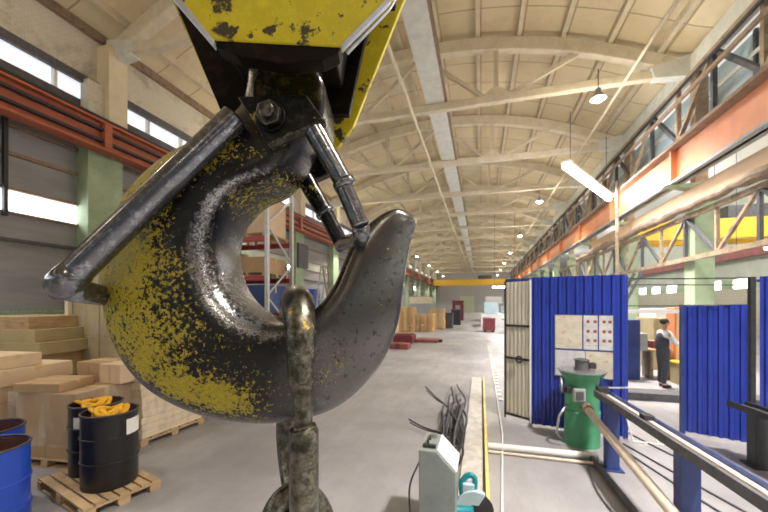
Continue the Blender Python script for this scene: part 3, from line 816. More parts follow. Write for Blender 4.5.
# left stack of flat cartons
make_pallet('pallet under the left stack of flat light cartons', (-6.85, 3.45, 0), 1.2, 1.1, R(8), PZ)
zz = PZ; names = ['lowest', 'second from the bottom', 'third from the bottom', 'fourth from the bottom', 'fifth from the bottom']
for i in range(5):
    carton('wide light brown carton in the left stack behind the blue drums, %s' % names[i], -7.4+.02*(i % 2), -6.3+.03*((i*2) % 3), 2.95, 3.95, zz, zz+.225, 'card_light', GB, 8)
    zz += .226
carton('light carton topping the left stack beside the flat brown box', -7.05, -6.32, 3.0, 3.6, zz, zz+.18, 'card_light', GB, 8)
# rough timber and flat cartons behind
make_pallet('pallet under the dark flat packs at the far left', (-8.3, 4.6, 0), 1.3, 1.2, R(10), PZ)
zz = PZ
for i in range(8):
    dx = (.0, .12, -.05, .10, .02, .15, .04, -.12)[i]
    carton('flat timber coloured pack in the far left stack, %s layer from the bottom' % ORD[i], -8.95+dx, -7.6+dx, 4.05, 5.25, zz, zz+.225, 'timber' if i % 3 == 1 else 'card_olive', 'flat packs at the far left', 10, tape=False, name='flat_pack')
    zz += .226
# tall wrapped pallet load
make_pallet('pallet under the tall wrapped olive load', (-7.2, 5.6, 0), 1.5, 1.2, R(4), PZ)
k = 0
for i in range(4):
    for j in range(2):
        carton('olive brown carton in the tall wrapped load, %s row, %s side' % (['bottom', 'second', 'third', 'top'][i], ['wall', 'hook'][j]), -7.92+.72*j, -7.22+.72*j, 5.05, 6.15, PZ+.70*i, PZ+.70*i+.69, 'card_olive', 'cartons in the tall wrapped load', 0, tape=True)
        k += 1
MB_ = MB().bx(-7.95, -6.47, 5.02, 6.18, .2, PZ+2.80)
tag(MB_.build('shrink_wrap', MT['wrap'], org=(-7.2, 5.6, .2)), 'glossy shrink wrap around the tall olive load by the green pillar', 'shrink wrap')
tag(MB().bx(-7.99, -7.90, 4.95, 5.02, .12, 3.0).build('corner_post', MT['cream'], org=(-7.95, 5, .12)), 'pale wooden corner post at the left edge of the tall wrapped load', 'post')
# white board stack
make_pallet('long timber pallet under the stack of pale boards', (-5.42, 4.62, 0), 1.15, 1.15, R(-4), .11)
zz = .11
for i in range(9):
    x = -5.42+random.uniform(-.012, .012)
    o = MB().box((0, 0, .052), (1.10, 1.08, .104)).build('board_pack', MT['pine'], org=None, bevel=.012)
    o.location = (x, 4.62+random.uniform(-.012, .012), zz); o.rotation_euler.z = R(-4)
    tag(o, 'pale board pack in the wrapped stack beside the hook, %s from the floor' % ORD[i], 'boards', 'pale board packs')
    zz += .1055
o = MB().box((0, 0, .45), (1.14, 1.12, .90)).build('shrink_wrap', MT['wrap']); o.location = (-5.42, 4.62, .16); o.rotation_euler.z = R(-4)
tag(o, 'clear shrink wrap around the stack of pale boards', 'shrink wrap')

# ------------------------------------------------------------------ pallet rack seen through the hook
t = thing('pallet_rack', 'pallet rack with red beams and grey uprights seen through the hook opening', 'rack', (-7.4, 9.4, 0))
RX = [-5.95, -8.75]; RY = [8.75, 10.1]
for x in RX:
    for y in RY: MB().bx(x-.05, x+.05, y-.05, y+.05, 0, 5.7).build('upright', MT['galv'], t)
    for i in range(5):
        z = .3+i*1.05
        MB().bar((x, RY[0], z if i % 2 == 0 else z+1.0), (x, RY[1], z+1.0 if i % 2 == 0 else z), .045).build('frame_brace', MT['galv'], t)
for z in (1.88, 2.97, 4.12):
    for y in RY: MB().bx(RX[1], RX[0], y-.04, y+.04, z-.14, z).build('beam', MT['redbeam'], t)
RB = 'loads on the red pallet rack'
def rload(label, x0, x1, z0, z1, mat, y0=8.85, y1=10.0, nm='cardboard_box'):
    return carton(label, x0, x1, y0, y1, z0, z1, mat, RB, 0, True, nm)
for i, (x, z) in enumerate(((-6.65, 4.12), (-8.05, 4.12), (-6.65, 2.97), (-8.05, 2.97))):
    make_pallet(['pallet on the top red beam nearer the hook tip', 'pallet on the top red beam nearer the wall', 'pallet on the middle red beam nearer the hook tip', 'pallet on the middle red beam nearer the wall'][i], (x, 9.42, z), 1.2, 1.3, 0, .13, 'pallets on the red rack')
rload('tall pale carton on the top shelf of the red rack', -6.7, -6.1, 4.25, 5.35, 'card_light')
rload('brown carton beside the tall pale carton on the red rack', -7.22, -6.74, 4.25, 4.8, 'card')
rload('brown wrapped carton on the middle shelf of the red rack', -7.2, -6.1, 3.10, 3.55, 'card')
rload('olive carton at the wall end of the middle rack shelf', -8.6, -7.5, 3.1, 3.8, 'card_olive')
rload('olive carton at the wall end of the top rack shelf', -8.6, -7.5, 4.25, 5.0, 'card_olive')
rload('navy blue crate on the lowest red beam of the rack', -8.5, -6.1, 1.88, 2.72, 'navy', nm='crate')
rload('brown carton on the floor under the red rack', -7.5, -6.2, 0, 1.1, 'card')

# things beyond the rack along the left wall
t = thing('tool_cabinet', 'blue cabinet standing by the left wall beyond the red rack', 'cabinet', (-9.6, 18, 0))
MB().bx(-10.2, -9.0, 17.6, 18.4, 0.05, 3.0).build('body', MT['blue'], t, bevel=.02)
dr_ = MB().bx(-9.0, -8.985, 17.62, 18.38, .1, 2.95).build('door', MT['blue'], t)
MB().bx(-8.985, -8.95, 17.95, 18.0, 1.2, 1.5).build('handle', MT['silver'], dr_)
MB().bx(-10.15, -9.05, 17.65, 18.35, 0, .06).build('plinth', MT['dark'], t)
t = thing('step_ladder', 'dark metal step ladder leaning open beside the green pillars', 'ladder', (-8.2, 17.6, 0))
for y in (17.3, 17.9):
    MB().bar((-8.9, y, 0), (-8.4, y, 4.2), .07).build('rail', MT['grey'], t); MB().bar((-7.6, y, 0), (-8.3, y, 4.2), .07).build('rail', MT['brown'], t)
for i in range(1, 11): MB().bar((-8.9+.05*i, 17.3, .4*i), (-8.9+.05*i, 17.9, .4*i), .05).build('rung', MT['grey'], t)
for i in range(1, 4): MB().bar((-7.6-.16*i, 17.3, 1.0*i), (-7.6-.16*i, 17.9, 1.0*i), .04).build('rung', MT['brown'], t)
t = thing('wall_lamp', 'small glaring work lamp on the left wall beyond the red rack', 'lamp', (-10.0, 17.0, 4.1))
MB().bx(-10.85, -10.3, 16.95, 17.05, 4.1, 4.2).build('bracket', MT['dark'], t)
MB().bx(-10.3, -10.1, 16.7, 17.3, 3.95, 4.3).build('housing', MT['dark'], t)
MB().bx(-10.1, -10.06, 16.75, 17.25, 4.0, 4.25).build('lens', MT['lamp_cool'], t)
tag(MB().bx(-10.84, -10.70, 19.0, 20.2, 4.4, 5.9).build('notice_board', MT['charcoal'], org=(-10.75, 19.6, 4.4)), 'dark square board fixed to the left wall pillars beyond the rack', 'board')
for i, y in enumerate((34, 44, 54)):
    t = thing('wall_lamp', 'bright flood lamp on the green left wall, %s beyond the hook tip' % ORD[i], 'lamp', (-10.3, y, 4.6), 'flood lamps on the left wall')
    MB().bx(-10.85, -10.3, y-.05, y+.05, 4.6, 4.7).build('bracket', MT['dark'], t)
    MB().bx(-10.3, -10.1, y-.5, y+.5, 4.4, 4.85).build('housing', MT['dark'], t)
    MB().bx(-10.1, -10.06, y-.45, y+.45, 4.45, 4.8).build('lens', MT['lamp_cool'], t)

# stacks of timber pallets far down the hall
m = MB()
for i in range(6): m.box((0, -.5+.2*i, .172), (1.2, .13, .04))
for x in (-.55, 0, .55): m.box((x, 0, .14), (.1, 1.1, .025))
for x in (-.55, 0, .55):
    for y in (-.5, 0, .5): m.box((x, y, .08), (.12, .10, .10))
for y in (-.5, 0, .5): m.box((0, y, .015), (1.2, .1, .03))
pp0 = m.build('pallet', MT['wood_warm'])
firstp = True
for s, (x, y, n) in enumerate(((-5.5, 26.6, 10), (-4.15, 27.3, 7), (-3.6, 30.2, 9))):
    for i in range(n):
        o = pp0 if firstp else pp0.copy()
        if not firstp: COL.objects.link(o)
        firstp = False
        o.location = (x+random.uniform(-.03, .03), y+random.uniform(-.03, .03), i*.194); o.rotation_euler.z = R(random.uniform(-2, 2))
        tag(o, 'yellow timber pallet in the %s pallet stack past the hook tip, %s from the floor' % (['leftmost', 'middle', 'rearmost'][s], ORD[i]), 'pallet', 'stacked yellow pallets')
def simple(name, label, cat, mat, x0, x1, y0, y1, z0, z1, parts=(), group=None, rz=0):
    t = thing(name, label, cat, ((x0+x1)/2, (y0+y1)/2, z0), group)
    MB().bx(x0, x1, y0, y1, z0, z1).build('body', MT[mat], t, bevel=.02)
    for nm, mt, b in parts: MB().bx(*b).build(nm, MT[mt], t, bevel=.005)
    return t
simple('metal_frame', 'dark red steel frame lying on the floor past the hook', 'frame', 'maroon', -4.7, -3.6, 18.6, 19.8, .0, .42, [('lid', 'redpaint', (-4.6, -3.7, 18.7, 19.7, .42, .5))])
simple('metal_frame', 'dull red low box on the floor near the hook tip', 'box', 'redpaint', -4.2, -3.3, 16.0, 16.7, 0, .26, [('strap', 'maroon', (-3.9, -3.7, 15.99, 16.71, 0, .27))])
simple('metal_frame', 'pinkish steel profile lying beside the dark red frame', 'frame', 'redpaint', -3.6, -2.3, 19.2, 20.4, 0, .16, [('end_block', 'dark', (-2.3, -2.1, 19.6, 20.0, 0, .14))])
simple('cardboard_box', 'light carton on the floor just past the hook tip', 'box', 'card_light', -6.6, -5.2, 20.8, 22.0, 0, .85, [('stripe', 'dark', (-5.5, -5.3, 20.79, 20.8, .1, .7))])
simple('steel_bin', 'dark bin standing right of the yellow pallet stacks', 'bin', 'charcoal', -3.1, -2.4, 31, 32, 0, 1.3, [('lid', 'dark', (-3.15, -2.35, 30.95, 32.05, 1.3, 1.36))])
simple('steel_bin', 'black bin behind the dark bin beyond the pallet stacks', 'bin', 'dark', -2.9, -2.0, 36, 37, 0, 1.5, [('lid', 'charcoal', (-2.95, -1.95, 35.95, 37.05, 1.5, 1.6))])
simple('machine_cabinet', 'maroon machine cabinet far down the left side', 'machine', 'maroon', -3.6, -2.2, 46, 48, 0, 2.6, [('panel', 'grey', (-3.2, -2.6, 45.98, 46, 1, 2))])
simple('machine_cabinet', 'grey machine cabinet behind the pallet stacks', 'machine', 'grey', -7.5, -5.0, 36, 39, 0, 2.2, [('hood', 'cream', (-7.3, -5.2, 36.2, 38.8, 2.2, 2.9))])
simple('machine_cabinet', 'teal green machine near the left wall far down the hall', 'machine', 'machine_green', -8.5, -6.5, 44, 47, 0, 2.8, [('hood', 'grey', (-8.3, -6.7, 44.2, 46.8, 2.8, 3.2))])
simple('tote_bin', 'maroon tote bin standing past the end of the white door', 'bin', 'maroon', .15, 1.05, 27.6, 28.8, .12, 1.0, [('rim', 'redpaint', (.12, 1.08, 27.57, 28.83, 1.0, 1.06)), ('foot', 'dark', (.2, .4, 27.7, 28.7, 0, .12)), ('foot', 'dark', (.8, 1.0, 27.7, 28.7, 0, .12))])
simple('machine_cabinet', 'blue machine base standing next to the maroon tote bin', 'machine', 'navy', 1.9, 2.8, 26.5, 28, 0, 1.0, [('table', 'grey', (1.5, 3.0, 26.2, 28.2, 1.0, 1.12))])
simple('machine_cabinet', 'pale machine with a white hood behind the maroon tote bin', 'machine', 'white', .0, 2.8, 34, 38, 0, 1.2, [('hood', 'glassblue', (.3, 1.6, 34.5, 37.5, 1.2, 2.3)), ('tool_head', 'grey', (1.9, 2.6, 34.4, 36, 1.2, 1.9)), ('panel', 'navy', (.2, .9, 33.97, 34, .3, .9))])
simple('machine_cabinet', 'grey lathe far down the right side of the hall', 'machine', 'grey', .2, 3.4, 46, 50, 0, 2.2, [('hood', 'white', (.6, 2.6, 46.3, 49, 2.2, 3.1))])
t = thing('strip_lamp', 'white strip lamp over the machines past the white door', 'lamp', (1.8, 30.6, 3.6))
MB().bx(.9, 2.9, 30.5, 30.7, 3.6, 3.7).build('lamp_housing', MT['white'], t)
MB().bx(.95, 2.85, 30.52, 30.68, 3.5, 3.6).build('lamp_tube', MT['lamp_cool'], t)
for x in (1.1, 2.7): MB().tube([(x, 30.6, 3.7), (x, 30.6, 9.74)], .012, 6).build('suspension_wire', MT['dark'], t)
light('POINT', (1.9, 31, 3.3), 150, (.95, .97, 1), .3)

# ------------------------------------------------------------------ blue sheet fences
def corr(m, p, q, z0, z1, per=.13, dep=.035, thick=.006, duty=.5):
    p = Vector(p); q = Vector(q); d = (q-p); L = d.length; d.normalize(); n = Vector((d.y, -d.x, 0))
    N = max(2, round(L/per)); pts = []
    for i in range(N):
        b = L*i/N; w = L/N
        for f, o in ((0, 0), (.30, 0), (.42, 1), (.78, 1), (.90, 0)):
            pts.append((b+f*w, o*dep))
    pts.append((L, 0))
    poly = [p+d*s+n*o for s, o in pts] + [p+d*s+n*(o-thick) for s, o in reversed(pts)]
    m.prism([(v.x, v.y, z0) for v in poly], (0, 0, z1-z0)); return m
t = thing('sheet_fence', 'blue corrugated fence panel with the notice board, behind the green machine', 'fence', (1.5, 6.5, 0))
corr(MB(), (.86, 6.62, 0), (2.24, 6.36, 0), .04, 2.62).build('corrugated_sheet', MT['blue'], t)
for p in ((.86, 6.66), (2.24, 6.40)):
    MB().bx(p[0]-.03, p[0]+.03, p[1]-.0, p[1]+.06, 0, 2.6).build('post', MT['blue_post'], t)
for z in (.3, 2.3): MB().bar((.86, 6.68, z), (2.24, 6.42, z), .04).build('rail', MT['blue_post'], t)
t = thing('sheet_door', 'ivory corrugated gate leaf with dark frame bars left of the blue fence', 'gate', (.65, 6.8, 0))
corr(MB(), (.45, 6.95, 0), (.83, 6.66, 0), .09, 2.56, .085, .02).build('corrugated_sheet', MT['ivory'], t)
for z in (.10, 1.15, 1.75):
    MB().bar((.44, 6.925, z), (.84, 6.625, z), .03, .04).build('frame_bar', MT['dark'], t)
for p in ((.44, 6.94), (.845, 6.64)):
    MB().bx(p[0]-.015, p[0]+.015, p[1]-.03, p[1]+.01, .02, 2.58).build('frame_stile', MT['dark'] if p[0] < .6 else MT['white'], t)
c = Vector((.68, 6.70, 1.15)); nv = Vector((-.6, -.8, 0)); ax = Vector((.8, -.6, 0))
MB().tube([c+nv*.03+(ax*math.cos(a)+UPV*math.sin(a))*.055 for a in [2*math.pi*i/16 for i in range(16)]], .014, 8, True).build('latch_wheel', MT['dark'], t, smooth=True)
m = MB(); corr(m, (.45, 7.0, 0), (.86, 6.72, 0), 2.50, 2.62, .1, .03)
tag(m.build('fence_capping', MT['blue'], org=(.65, 6.86, 2.5)), 'blue corrugated strip showing above the ivory gate leaf', 'sheet')
t = thing('sheet_fence', 'shorter blue corrugated panel standing right of the worker', 'fence', (3.55, 6.65, 0))
corr(MB(), (3.24, 6.87, 0), (3.90, 6.56, 0), .05, 2.14).build('corrugated_sheet', MT['blue'], t)
MB().bx(3.2, 3.26, 6.87, 6.93, 0, 2.14).build('post', MT['blue_post'], t)
MB().bar((3.24, 6.92, 2.1), (3.9, 6.61, 2.1), .04).build('rail', MT['blue_post'], t)
t = thing('sheet_fence', 'taller blue corrugated panel at the right edge behind the dark roller stand', 'fence', (4.6, 6.3, 0))
corr(MB(), (4.0, 6.48, 0), (5.4, 6.1, 0), .05, 2.56).build('corrugated_sheet', MT['blue'], t)
MB().bx(3.92, 3.98, 6.52, 6.6, 0, 2.56).build('post', MT['dark'], t)
MB().bar((4.0, 6.54, 2.5), (5.4, 6.16, 2.5), .04).build('rail', MT['blue_post'], t)
for i, (z0, z1, mt, r_) in enumerate(((2.56, 2.55, 'dark', .012), (2.46, 2.44, 'dark', .009), (2.12, 2.14, 'charcoal', .010))):
    tag(MB().tube([(2.24, 6.45, z0), (3.2, 6.72, z0), (3.95, 6.6, z1)], r_, 6).build('wire_rope', MT[mt], org=(3.1, 6.6, z0)), 'thin dark wire strung between the blue fence panels, %s one' % ('topmost', 'middle', 'lowest')[i], 'wire')
tag(MB().bx(2.3, 3.6, 7.55, 7.62, 1.98, 2.05).build('cross_rail', MT['white'], org=(2.9, 7.6, 2.0)), 'white horizontal rail in the gap between the blue panels', 'rail')
for x in (2.33, 3.57): tag(MB().bx(x-.03, x+.03, 7.55, 7.62, 0, 1.98).build('rail_post', MT['grey'], org=(x, 7.6, 0)), 'grey post carrying the %s end of the white cross rail' % ('left' if x < 3 else 'right'), 'post')

# notice board on the blue fence
fa = Vector((.86, 6.62, 0)); fb = Vector((2.24, 6.36, 0)); fd = (fb-fa).normalized(); fn = Vector((fd.y, -fd.x, 0))
def onf(s, z, o=.04): v = fa+fd*s+fn*o; return Vector((v.x, v.y, z))
t = thing('notice_board', 'notice board covered with pale sheets on the blue fence', 'notice board', onf(.75, 1.5))
def sheet(name, s0, s1, z0, z1, o, mat, th=.01):
    MB().prism([onf(s0, z0, o), onf(s1, z0, o), onf(s1, z1, o), onf(s0, z1, o)], fn*th).build(name, mat, t)
sheet('backboard', .36, 1.23, .92, 1.98, .038, MT['blue_post'])
def mat_poster(name, base, spots, sc, damt):
    m, nt, b = newmat(name)
    n = noise(nt, sc, 3, .6); n2 = noise(nt, sc*2.3, 2, .5)
    c = ramp(nt, n.outputs[0], [(.35, base), (.6, [x*.85 for x in base])]).outputs[0]
    c = mixc(nt, ramp(nt, n2.outputs[0], [(damt, 0), (damt+.06, .8)]).outputs[0], c, spots)
    nt.links.new(c, b.inputs['Base Color']); b.inputs['Roughness'].default_value = .5
    return m
P1 = mat_poster('printed sheet pale', (.62, .58, .48), (.55, .30, .25), 7, .60)
P2 = mat_poster('printed sheet cool', (.60, .60, .60), (.42, .42, .45), 9, .58)
sheet('paper_sheet', .38, .78, 1.40, 1.96, .049, P1, .003)
sheet('paper_sheet', .80, 1.00, 1.40, 1.96, .049, P2, .003)
sheet('paper_sheet', 1.02, 1.21, 1.40, 1.96, .049, P2, .003)
sheet('paper_sheet', .38, .82, .94, 1.37, .049, P2, .003)
sheet('paper_sheet', .83, 1.21, .94, 1.37, .049, P1, .003)
for s0 in (.845, .945, 1.07, 1.15):
    for zz in (1.55, 1.70, 1.86):
        c = onf(s0+.02, zz, .0525)
        MB().prism([c+(fd*math.cos(a)+UPV*math.sin(a))*.027 for a in [2*math.pi*i/14 for i in range(14)]], fn*.002).build('red_spot', MT['redpaint'], t)

# ------------------------------------------------------------------ green machine
gx, gy = 1.50, 5.98
t = thing('dust_extractor', 'green cylindrical machine with a flared top in front of the blue fence', 'machine', (gx, gy, 0))
MB().lathe([(.245, 0), (.245, .50), (.25, .505), (.25, .525), (.235, .53), (.238, .97), (.26, 1.01), (.315, 1.10), (.315, 1.115)], (gx, gy, 0), 36, True, True).build('casing', MT['machine_green'], t, smooth=35)
MB().lathe([(.335, 1.115), (.335, 1.135)], (gx, gy, 0), 36, True, True).build('top_plate', MT['silver'], t, smooth=35)
MB().lathe([(.11, 1.135), (.11, 1.16), (.095, 1.165), (.095, 1.27), (.105, 1.275), (.105, 1.295), (.06, 1.31)], (gx, gy, 0), 24, True, True).build('motor', MT['charcoal'], t, smooth=35)
MB().bx(gx+.09, gx+.19, gy-.05, gy+.05, 1.16, 1.25).build('terminal_box', MT['dark'], t, bevel=.01)
q = Vector((gx-.10, gy-.235, 0))
sb_ = MB().box((q.x, q.y-.02, .80), (.17, .07, .19), rz=R(15)).build('switch_box', MT['grey'], t, bevel=.012)
MB().box((q.x, q.y-.06, .80), (.11, .02, .12), rz=R(15)).build('switch_panel', MT['charcoal'], sb_, bevel=.004)
MB().box((q.x-.14, q.y+.06, .86), (.10, .10, .10), rz=R(30)).build('gear_box', MT['dark'], t, bevel=.015)
MB().tube([(gx-.24, gy-.14, .62), (gx-.36, gy-.2, .45), (gx-.40, gy-.22, .2), (gx-.30, gy-.2, .08)], .018, 8).build('hand_lever', MT['silver'], t, smooth=True)
MB().tube([(gx-.31, gy-.12, 1.03), (gx-.32, gy-.18, .9), (gx-.30, gy-.16, .8)], .02, 8).build('strap', MT['silver'], t, smooth=True)

# pipe from the machine and the roller track
def seg_tube(name, label, path, r, mat, cat='pipe'):
    t = thing(name, label, cat, path[0])
    MB().tube(path, r, 14).build('pipe_run', mat, t, smooth=40)
    a, b = Vector(path[0]), Vector(path[1]); d = (b-a).normalized()
    MB().tube([a-d*.0, a+d*.12], r*1.5, 14).build('end_flange', MT['brown'], t, smooth=40)
    return t
seg_tube('suction_pipe', 'long beige pipe sloping forward from the green machine under the rail', [(1.50, 5.74, .62), (1.50, 4.9, .555), (1.52, 2.4, .37)], .05, MT['pipe'])
tag(MB().tube([(1.46, 5.5, .035), (1.50, 4.4, .035), (1.54, 2.4, .035)], .035, 10).build('conduit', MT['charcoal'], org=(1.5, 4.2, 0), smooth=True), 'dark conduit lying on the floor under the beige pipe', 'pipe')
t = thing('roller_track', 'long navy steel track with pale groove running toward the camera on posts', 'track', (1.72, 3.6, 0))
ta, tb = Vector((1.62, 5.45, .93)), Vector((1.83, 1.9, .93)); td = (tb-ta).normalized(); tn = Vector((td.y, -td.x, 0))
def tbar(name, off, z, w, h, mat): MB().bar(ta+tn*off+UPV*z, tb+tn*off+UPV*z, w, h).build(name, mat, t, bevel=.004)
tbar('track_bed', 0, -.05, .17, .05, MT['pipe_white'])
tbar('side_rail', -.09, -.04, .02, .11, MT['blue_post'])
tbar('side_rail', .09, -.02, .035, .09, MT['charcoal'])
tbar('guide_bar', .02, -.01, .02, .03, MT['brown'])
for y in (3.62, 5.15, 2.2):
    f = (ta.y-y)/(ta.y-tb.y); c = lerp(ta, tb, f)
    MB().bx(c.x-.075, c.x+.075, y-.06, y+.06, 0, .85).build('post', MT['blue_post'], t, bevel=.004)
    MB().bx(c.x-.12, c.x+.12, y-.1, y+.1, 0, .015).build('base_plate', MT['blue_post'], t)
MB().box(ta+UPV*.03, (.14, .12, .09)).build('end_stop', MT['dark'], t, bevel=.01)
MB().tube([ta+Vector((-.02, .02, .05)), ta+Vector((.34, .05, .07))], .012, 8).build('lever', MT['silver'], t)
MB().tube([ta+Vector((-.02, .02, .05)), ta+Vector((.0, .0, .20))], .02, 8).build('clamp_screw', MT['blue_post'], t)
c = lerp(ta, tb, .33); MB().box(c+Vector((0, 0, .03)), (.10, .12, .05)).build('clamp', MT['dark'], t, bevel=.008)
t = thing('roller_stand', 'dark roller track on a post in front of the right blue panel', 'track', (3.55, 5.75, 0))
MB().bar((3.42, 5.95, .74), (3.64, 3.2, .74), .16, .05).build('track_bed', MT['charcoal'], t)
for o in (-.1, .1): MB().bar((3.42+o, 5.95, .77), (3.64+o, 3.2, .77), .03, .08).build('side_rail', MT['dark'], t)
MB().bx(3.46, 3.63, 5.68, 5.84, 0, .715).build('post', MT['dark'], t, bevel=.005)
MB().bx(3.42, 3.67, 5.62, 5.9, 0, .02).build('base_plate', MT['dark'], t)

# pipes lying across the floor
tag(MB().tube([(.10, 5.36, .05), (1.30, 5.38, .05), (1.55, 5.40, .05)], .05, 14).build('floor_pipe', MT['pipe_white'], org=(.8, 5.38, 0), smooth=40), 'off white pipe lying across the floor before the green machine', 'pipe')
tag(MB().tube([(.10, 5.22, .025), (1.65, 5.20, .025)], .022, 10).build('floor_pipe', MT['pipe'], org=(.8, 5.2, 0), smooth=40), 'thinner beige pipe lying in front of the off white pipe', 'pipe')
for i, pts in enumerate(([(1.98, 6.0, .012), (2.3, 4.6, .012), (2.75, 3.1, .012)], [(2.1, 6.1, .012), (2.5, 4.8, .012), (3.0, 3.3, .012)], [(2.2, 7.2, .012), (2.7, 5.6, .012), (3.4, 4.6, .012)], [(1.35, 5.1, .012), (1.28, 4.3, .012), (1.45, 3.4, .012), (1.62, 2.9, .012)])):
    tag(MB().tube(spline(pts, 6), .012, 6).build('floor_cable', MT['charcoal'], org=pts[0]), ['dark cable on the floor just right of the navy track post', 'dark cable on the floor second right of the navy track', 'dark cable curving past the dark roller stand', 'thin cable curving left of the beige pipe on the floor'][i], 'cable')
t = thing('wire_stand', 'white wire stand on the floor behind the navy track', 'stand', (2.45, 6.3, 0))
for a, b in (((2.28, 6.25, .01), (2.20, 6.3, .42)), ((2.62, 6.3, .01), (2.50, 6.35, .36)), ((2.28, 6.25, .01), (2.85, 6.2, .01))):
    MB().tube([a, b], .014, 8).build('leg', MT['white'], t)
MB().tube(spline([(2.20, 6.3, .42), (2.3, 6.3, .45), (2.42, 6.33, .42), (2.50, 6.35, .36)], 5), .014, 8).build('hoop', MT['white'], t, smooth=True)

# ------------------------------------------------------------------ floor strip, cables, cabinet, saw
st = struct('trim_2', MB().bx(-.24, .02, 3.0, 10.3, 0, .05), M('pale concrete strip', (.52, .50, .46), .7))
tag(MB().bx(.055, .09, 2.6, 10.2, .0, .10).build('guide_rail', M('pale yellow rail paint', (.74, .62, .20), .5), org=(.07, 6, 0)), 'long narrow yellow rail along the floor beside the concrete strip', 'rail')
tag(MB().tube([(.03, 3.4, .06), (.20, 3.52, .115), (.30, 3.50, .115)], .018, 8).build('stop_peg', MT['dark'], org=(.1, 3.5, 0)), 'short dark peg sticking out over the yellow rail', 'peg')
tag(MB().tube([(.34, 19.5, .02), (.36, 10, .02), (.34, 6.0, .02), (.2, 3.6, .02)], .012, 6).build('floor_cable', MT['white'], org=(.34, 8, 0)), 'thin white cable running along the floor right of the yellow rail', 'cable')
for i in range(30):
    y = 8.2+i*.40
    tag(MB().box((0, 0, .012), (.10, .16, .024)).build('floor_marker', MT['pipe_white'], org=None), 'small white floor marker in the line beside the ivory gate', 'marker', 'white floor markers').location = (.42+random.uniform(-.01, .01), y, 0)
rnd = random.Random(5)
for i in range(32):
    x0 = rnd.uniform(-.62, -.30); y0 = rnd.uniform(4.4, 6.6)
    ln = rnd.uniform(1.0, 2.6); lift = rnd.uniform(.05, .4); r0 = rnd.uniform(.010, .022)
    sx = rnd.uniform(-.25, .12)
    if i in (0, 1): x0, y0, ln, lift, sx = -.5, 6.0+.1*i, 1.3, .42-.1*i, -.62
    if i in (2, 3): x0, y0, ln, lift, sx = -.45, 4.9+.1*i, .8, .36-.1*i, -.75
    pts = [(x0, y0, r0), (x0+rnd.uniform(-.05, .12), y0+ln*.35, .05+lift*.35), (x0+sx*.6, y0+ln*.7, r0+lift*.7), (x0+sx, y0+ln, r0+lift*(.9 if i < 4 else .3))]
    tag(MB().tube(spline(pts, 6), r0, 6).build('steel_wire_end', MT['dark'] if i % 4 else MT['charcoal'], org=(x0, y0, 0), smooth=True), 'bent dark wire end in the bundle beside the concrete strip', 'wire', 'bundle of dark wire ends')
cb = thing('control_cabinet', 'worn grey control cabinet with a sloping white top at the bottom edge', 'cabinet', (-.43, 3.25, 0))
x0, x1, ya, yb = -.555, -.22, 3.18, 3.62
MB().prism([(x0, ya, 0), (x1, ya, 0), (x1, ya, .62), (x0+.16, ya, .80), (x0, ya, .80)], (0, yb-ya, 0)).build('body', MT['cabinet'], cb, bevel=.008)
MB().prism([(x1+.006, ya+.02, .622), (x1+.012, ya+.02, .632), (x0+.17, ya+.02, .812), (x0+.165, ya+.02, .80)], (0, yb-ya-.04, 0)).build('sloping_lid', MT['white'], cb)
MB().tube(spline([(x0+.07, ya+.14, .80), (x0+.07, ya+.14, .85), (x0+.07, ya+.26, .85), (x0+.07, ya+.26, .80)], 5), .010, 8).build('handle', MT['dark'], cb, smooth=True)
MB().bx(x0+.03, x0+.15, ya+.06, ya+.10, .80, .83).build('latch', MT['dark'], cb)
MB().bx(x0+.05, x0+.13, ya+.30, ya+.36, .80, .84).build('latch', MT['silver'], cb)
tag(MB().tube(spline([(-.60, 3.5, .55), (-.70, 3.5, .3), (-.68, 3.4, .08), (-.6, 3.2, .012)], 6), .010, 6).build('floor_cable', MT['charcoal'], org=(-.65, 3.4, 0)), 'dark cable hanging at the left side of the grey control cabinet', 'cable')
sw = thing('cut_off_saw', 'teal cut off saw with a black wheel standing beside the grey control cabinet', 'saw', (-.08, 3.5, 0))
MB().bx(-.20, .0, 3.30, 3.75, 0, .05).build('base', MT['dark'], sw, bevel=.01)
MB().bx(-.15, -.06, 3.52, 3.62, .05, .30).build('pivot_column', MT['teal'], sw, bevel=.015)
wc = Vector((-.05, 3.42, .185))
def xdisc(c, r, t0, t1, n=28): return [Vector((c.x+t0, c.y+r*math.cos(2*math.pi*i/n), c.z+r*math.sin(2*math.pi*i/n))) for i in range(n)], (t1-t0, 0, 0)
def ydisc(c, r, n=28): return [Vector((c.x+r*math.cos(2*math.pi*i/n), c.y, c.z+r*math.sin(2*math.pi*i/n))) for i in range(n)]
MB().prism(ydisc(wc, .17), (0, .012, 0)).build('cutting_wheel', MT['dark'], sw, smooth=30)
n = 14
arc = [Vector((wc.x+.185*math.cos(a), wc.y-.02, wc.z+.185*math.sin(a))) for a in [R(60+115*i/n) for i in range(n+1)]] + [Vector((wc.x+.06*math.cos(a), wc.y-.02, wc.z+.06*math.sin(a))) for a in (R(175), R(120), R(60))]
MB().prism(arc, (0, .055, 0)).build('wheel_guard', MT['glassblue'], sw, bevel=.006)
MB().tube([(-.34, 3.40, .15), (-.24, 3.40, .15), (-.20, 3.40, .15), (-.06, 3.40, .17)], [.075, .08, .07, .06], 18).build('motor_housing', MT['teal'], sw, smooth=40, bevel=.006)
MB().tube([(-.36, 3.40, .15), (-.33, 3.40, .15)], .07, 18).build('motor_cap', MT['dark'], sw, smooth=40)
MB().tube(spline([(-.16, 3.43, .25), (-.18, 3.46, .40), (-.12, 3.48, .48), (-.06, 3.48, .46), (-.06, 3.46, .36)], 5), .028, 12).build('handle', MT['teal'], sw, smooth=True)
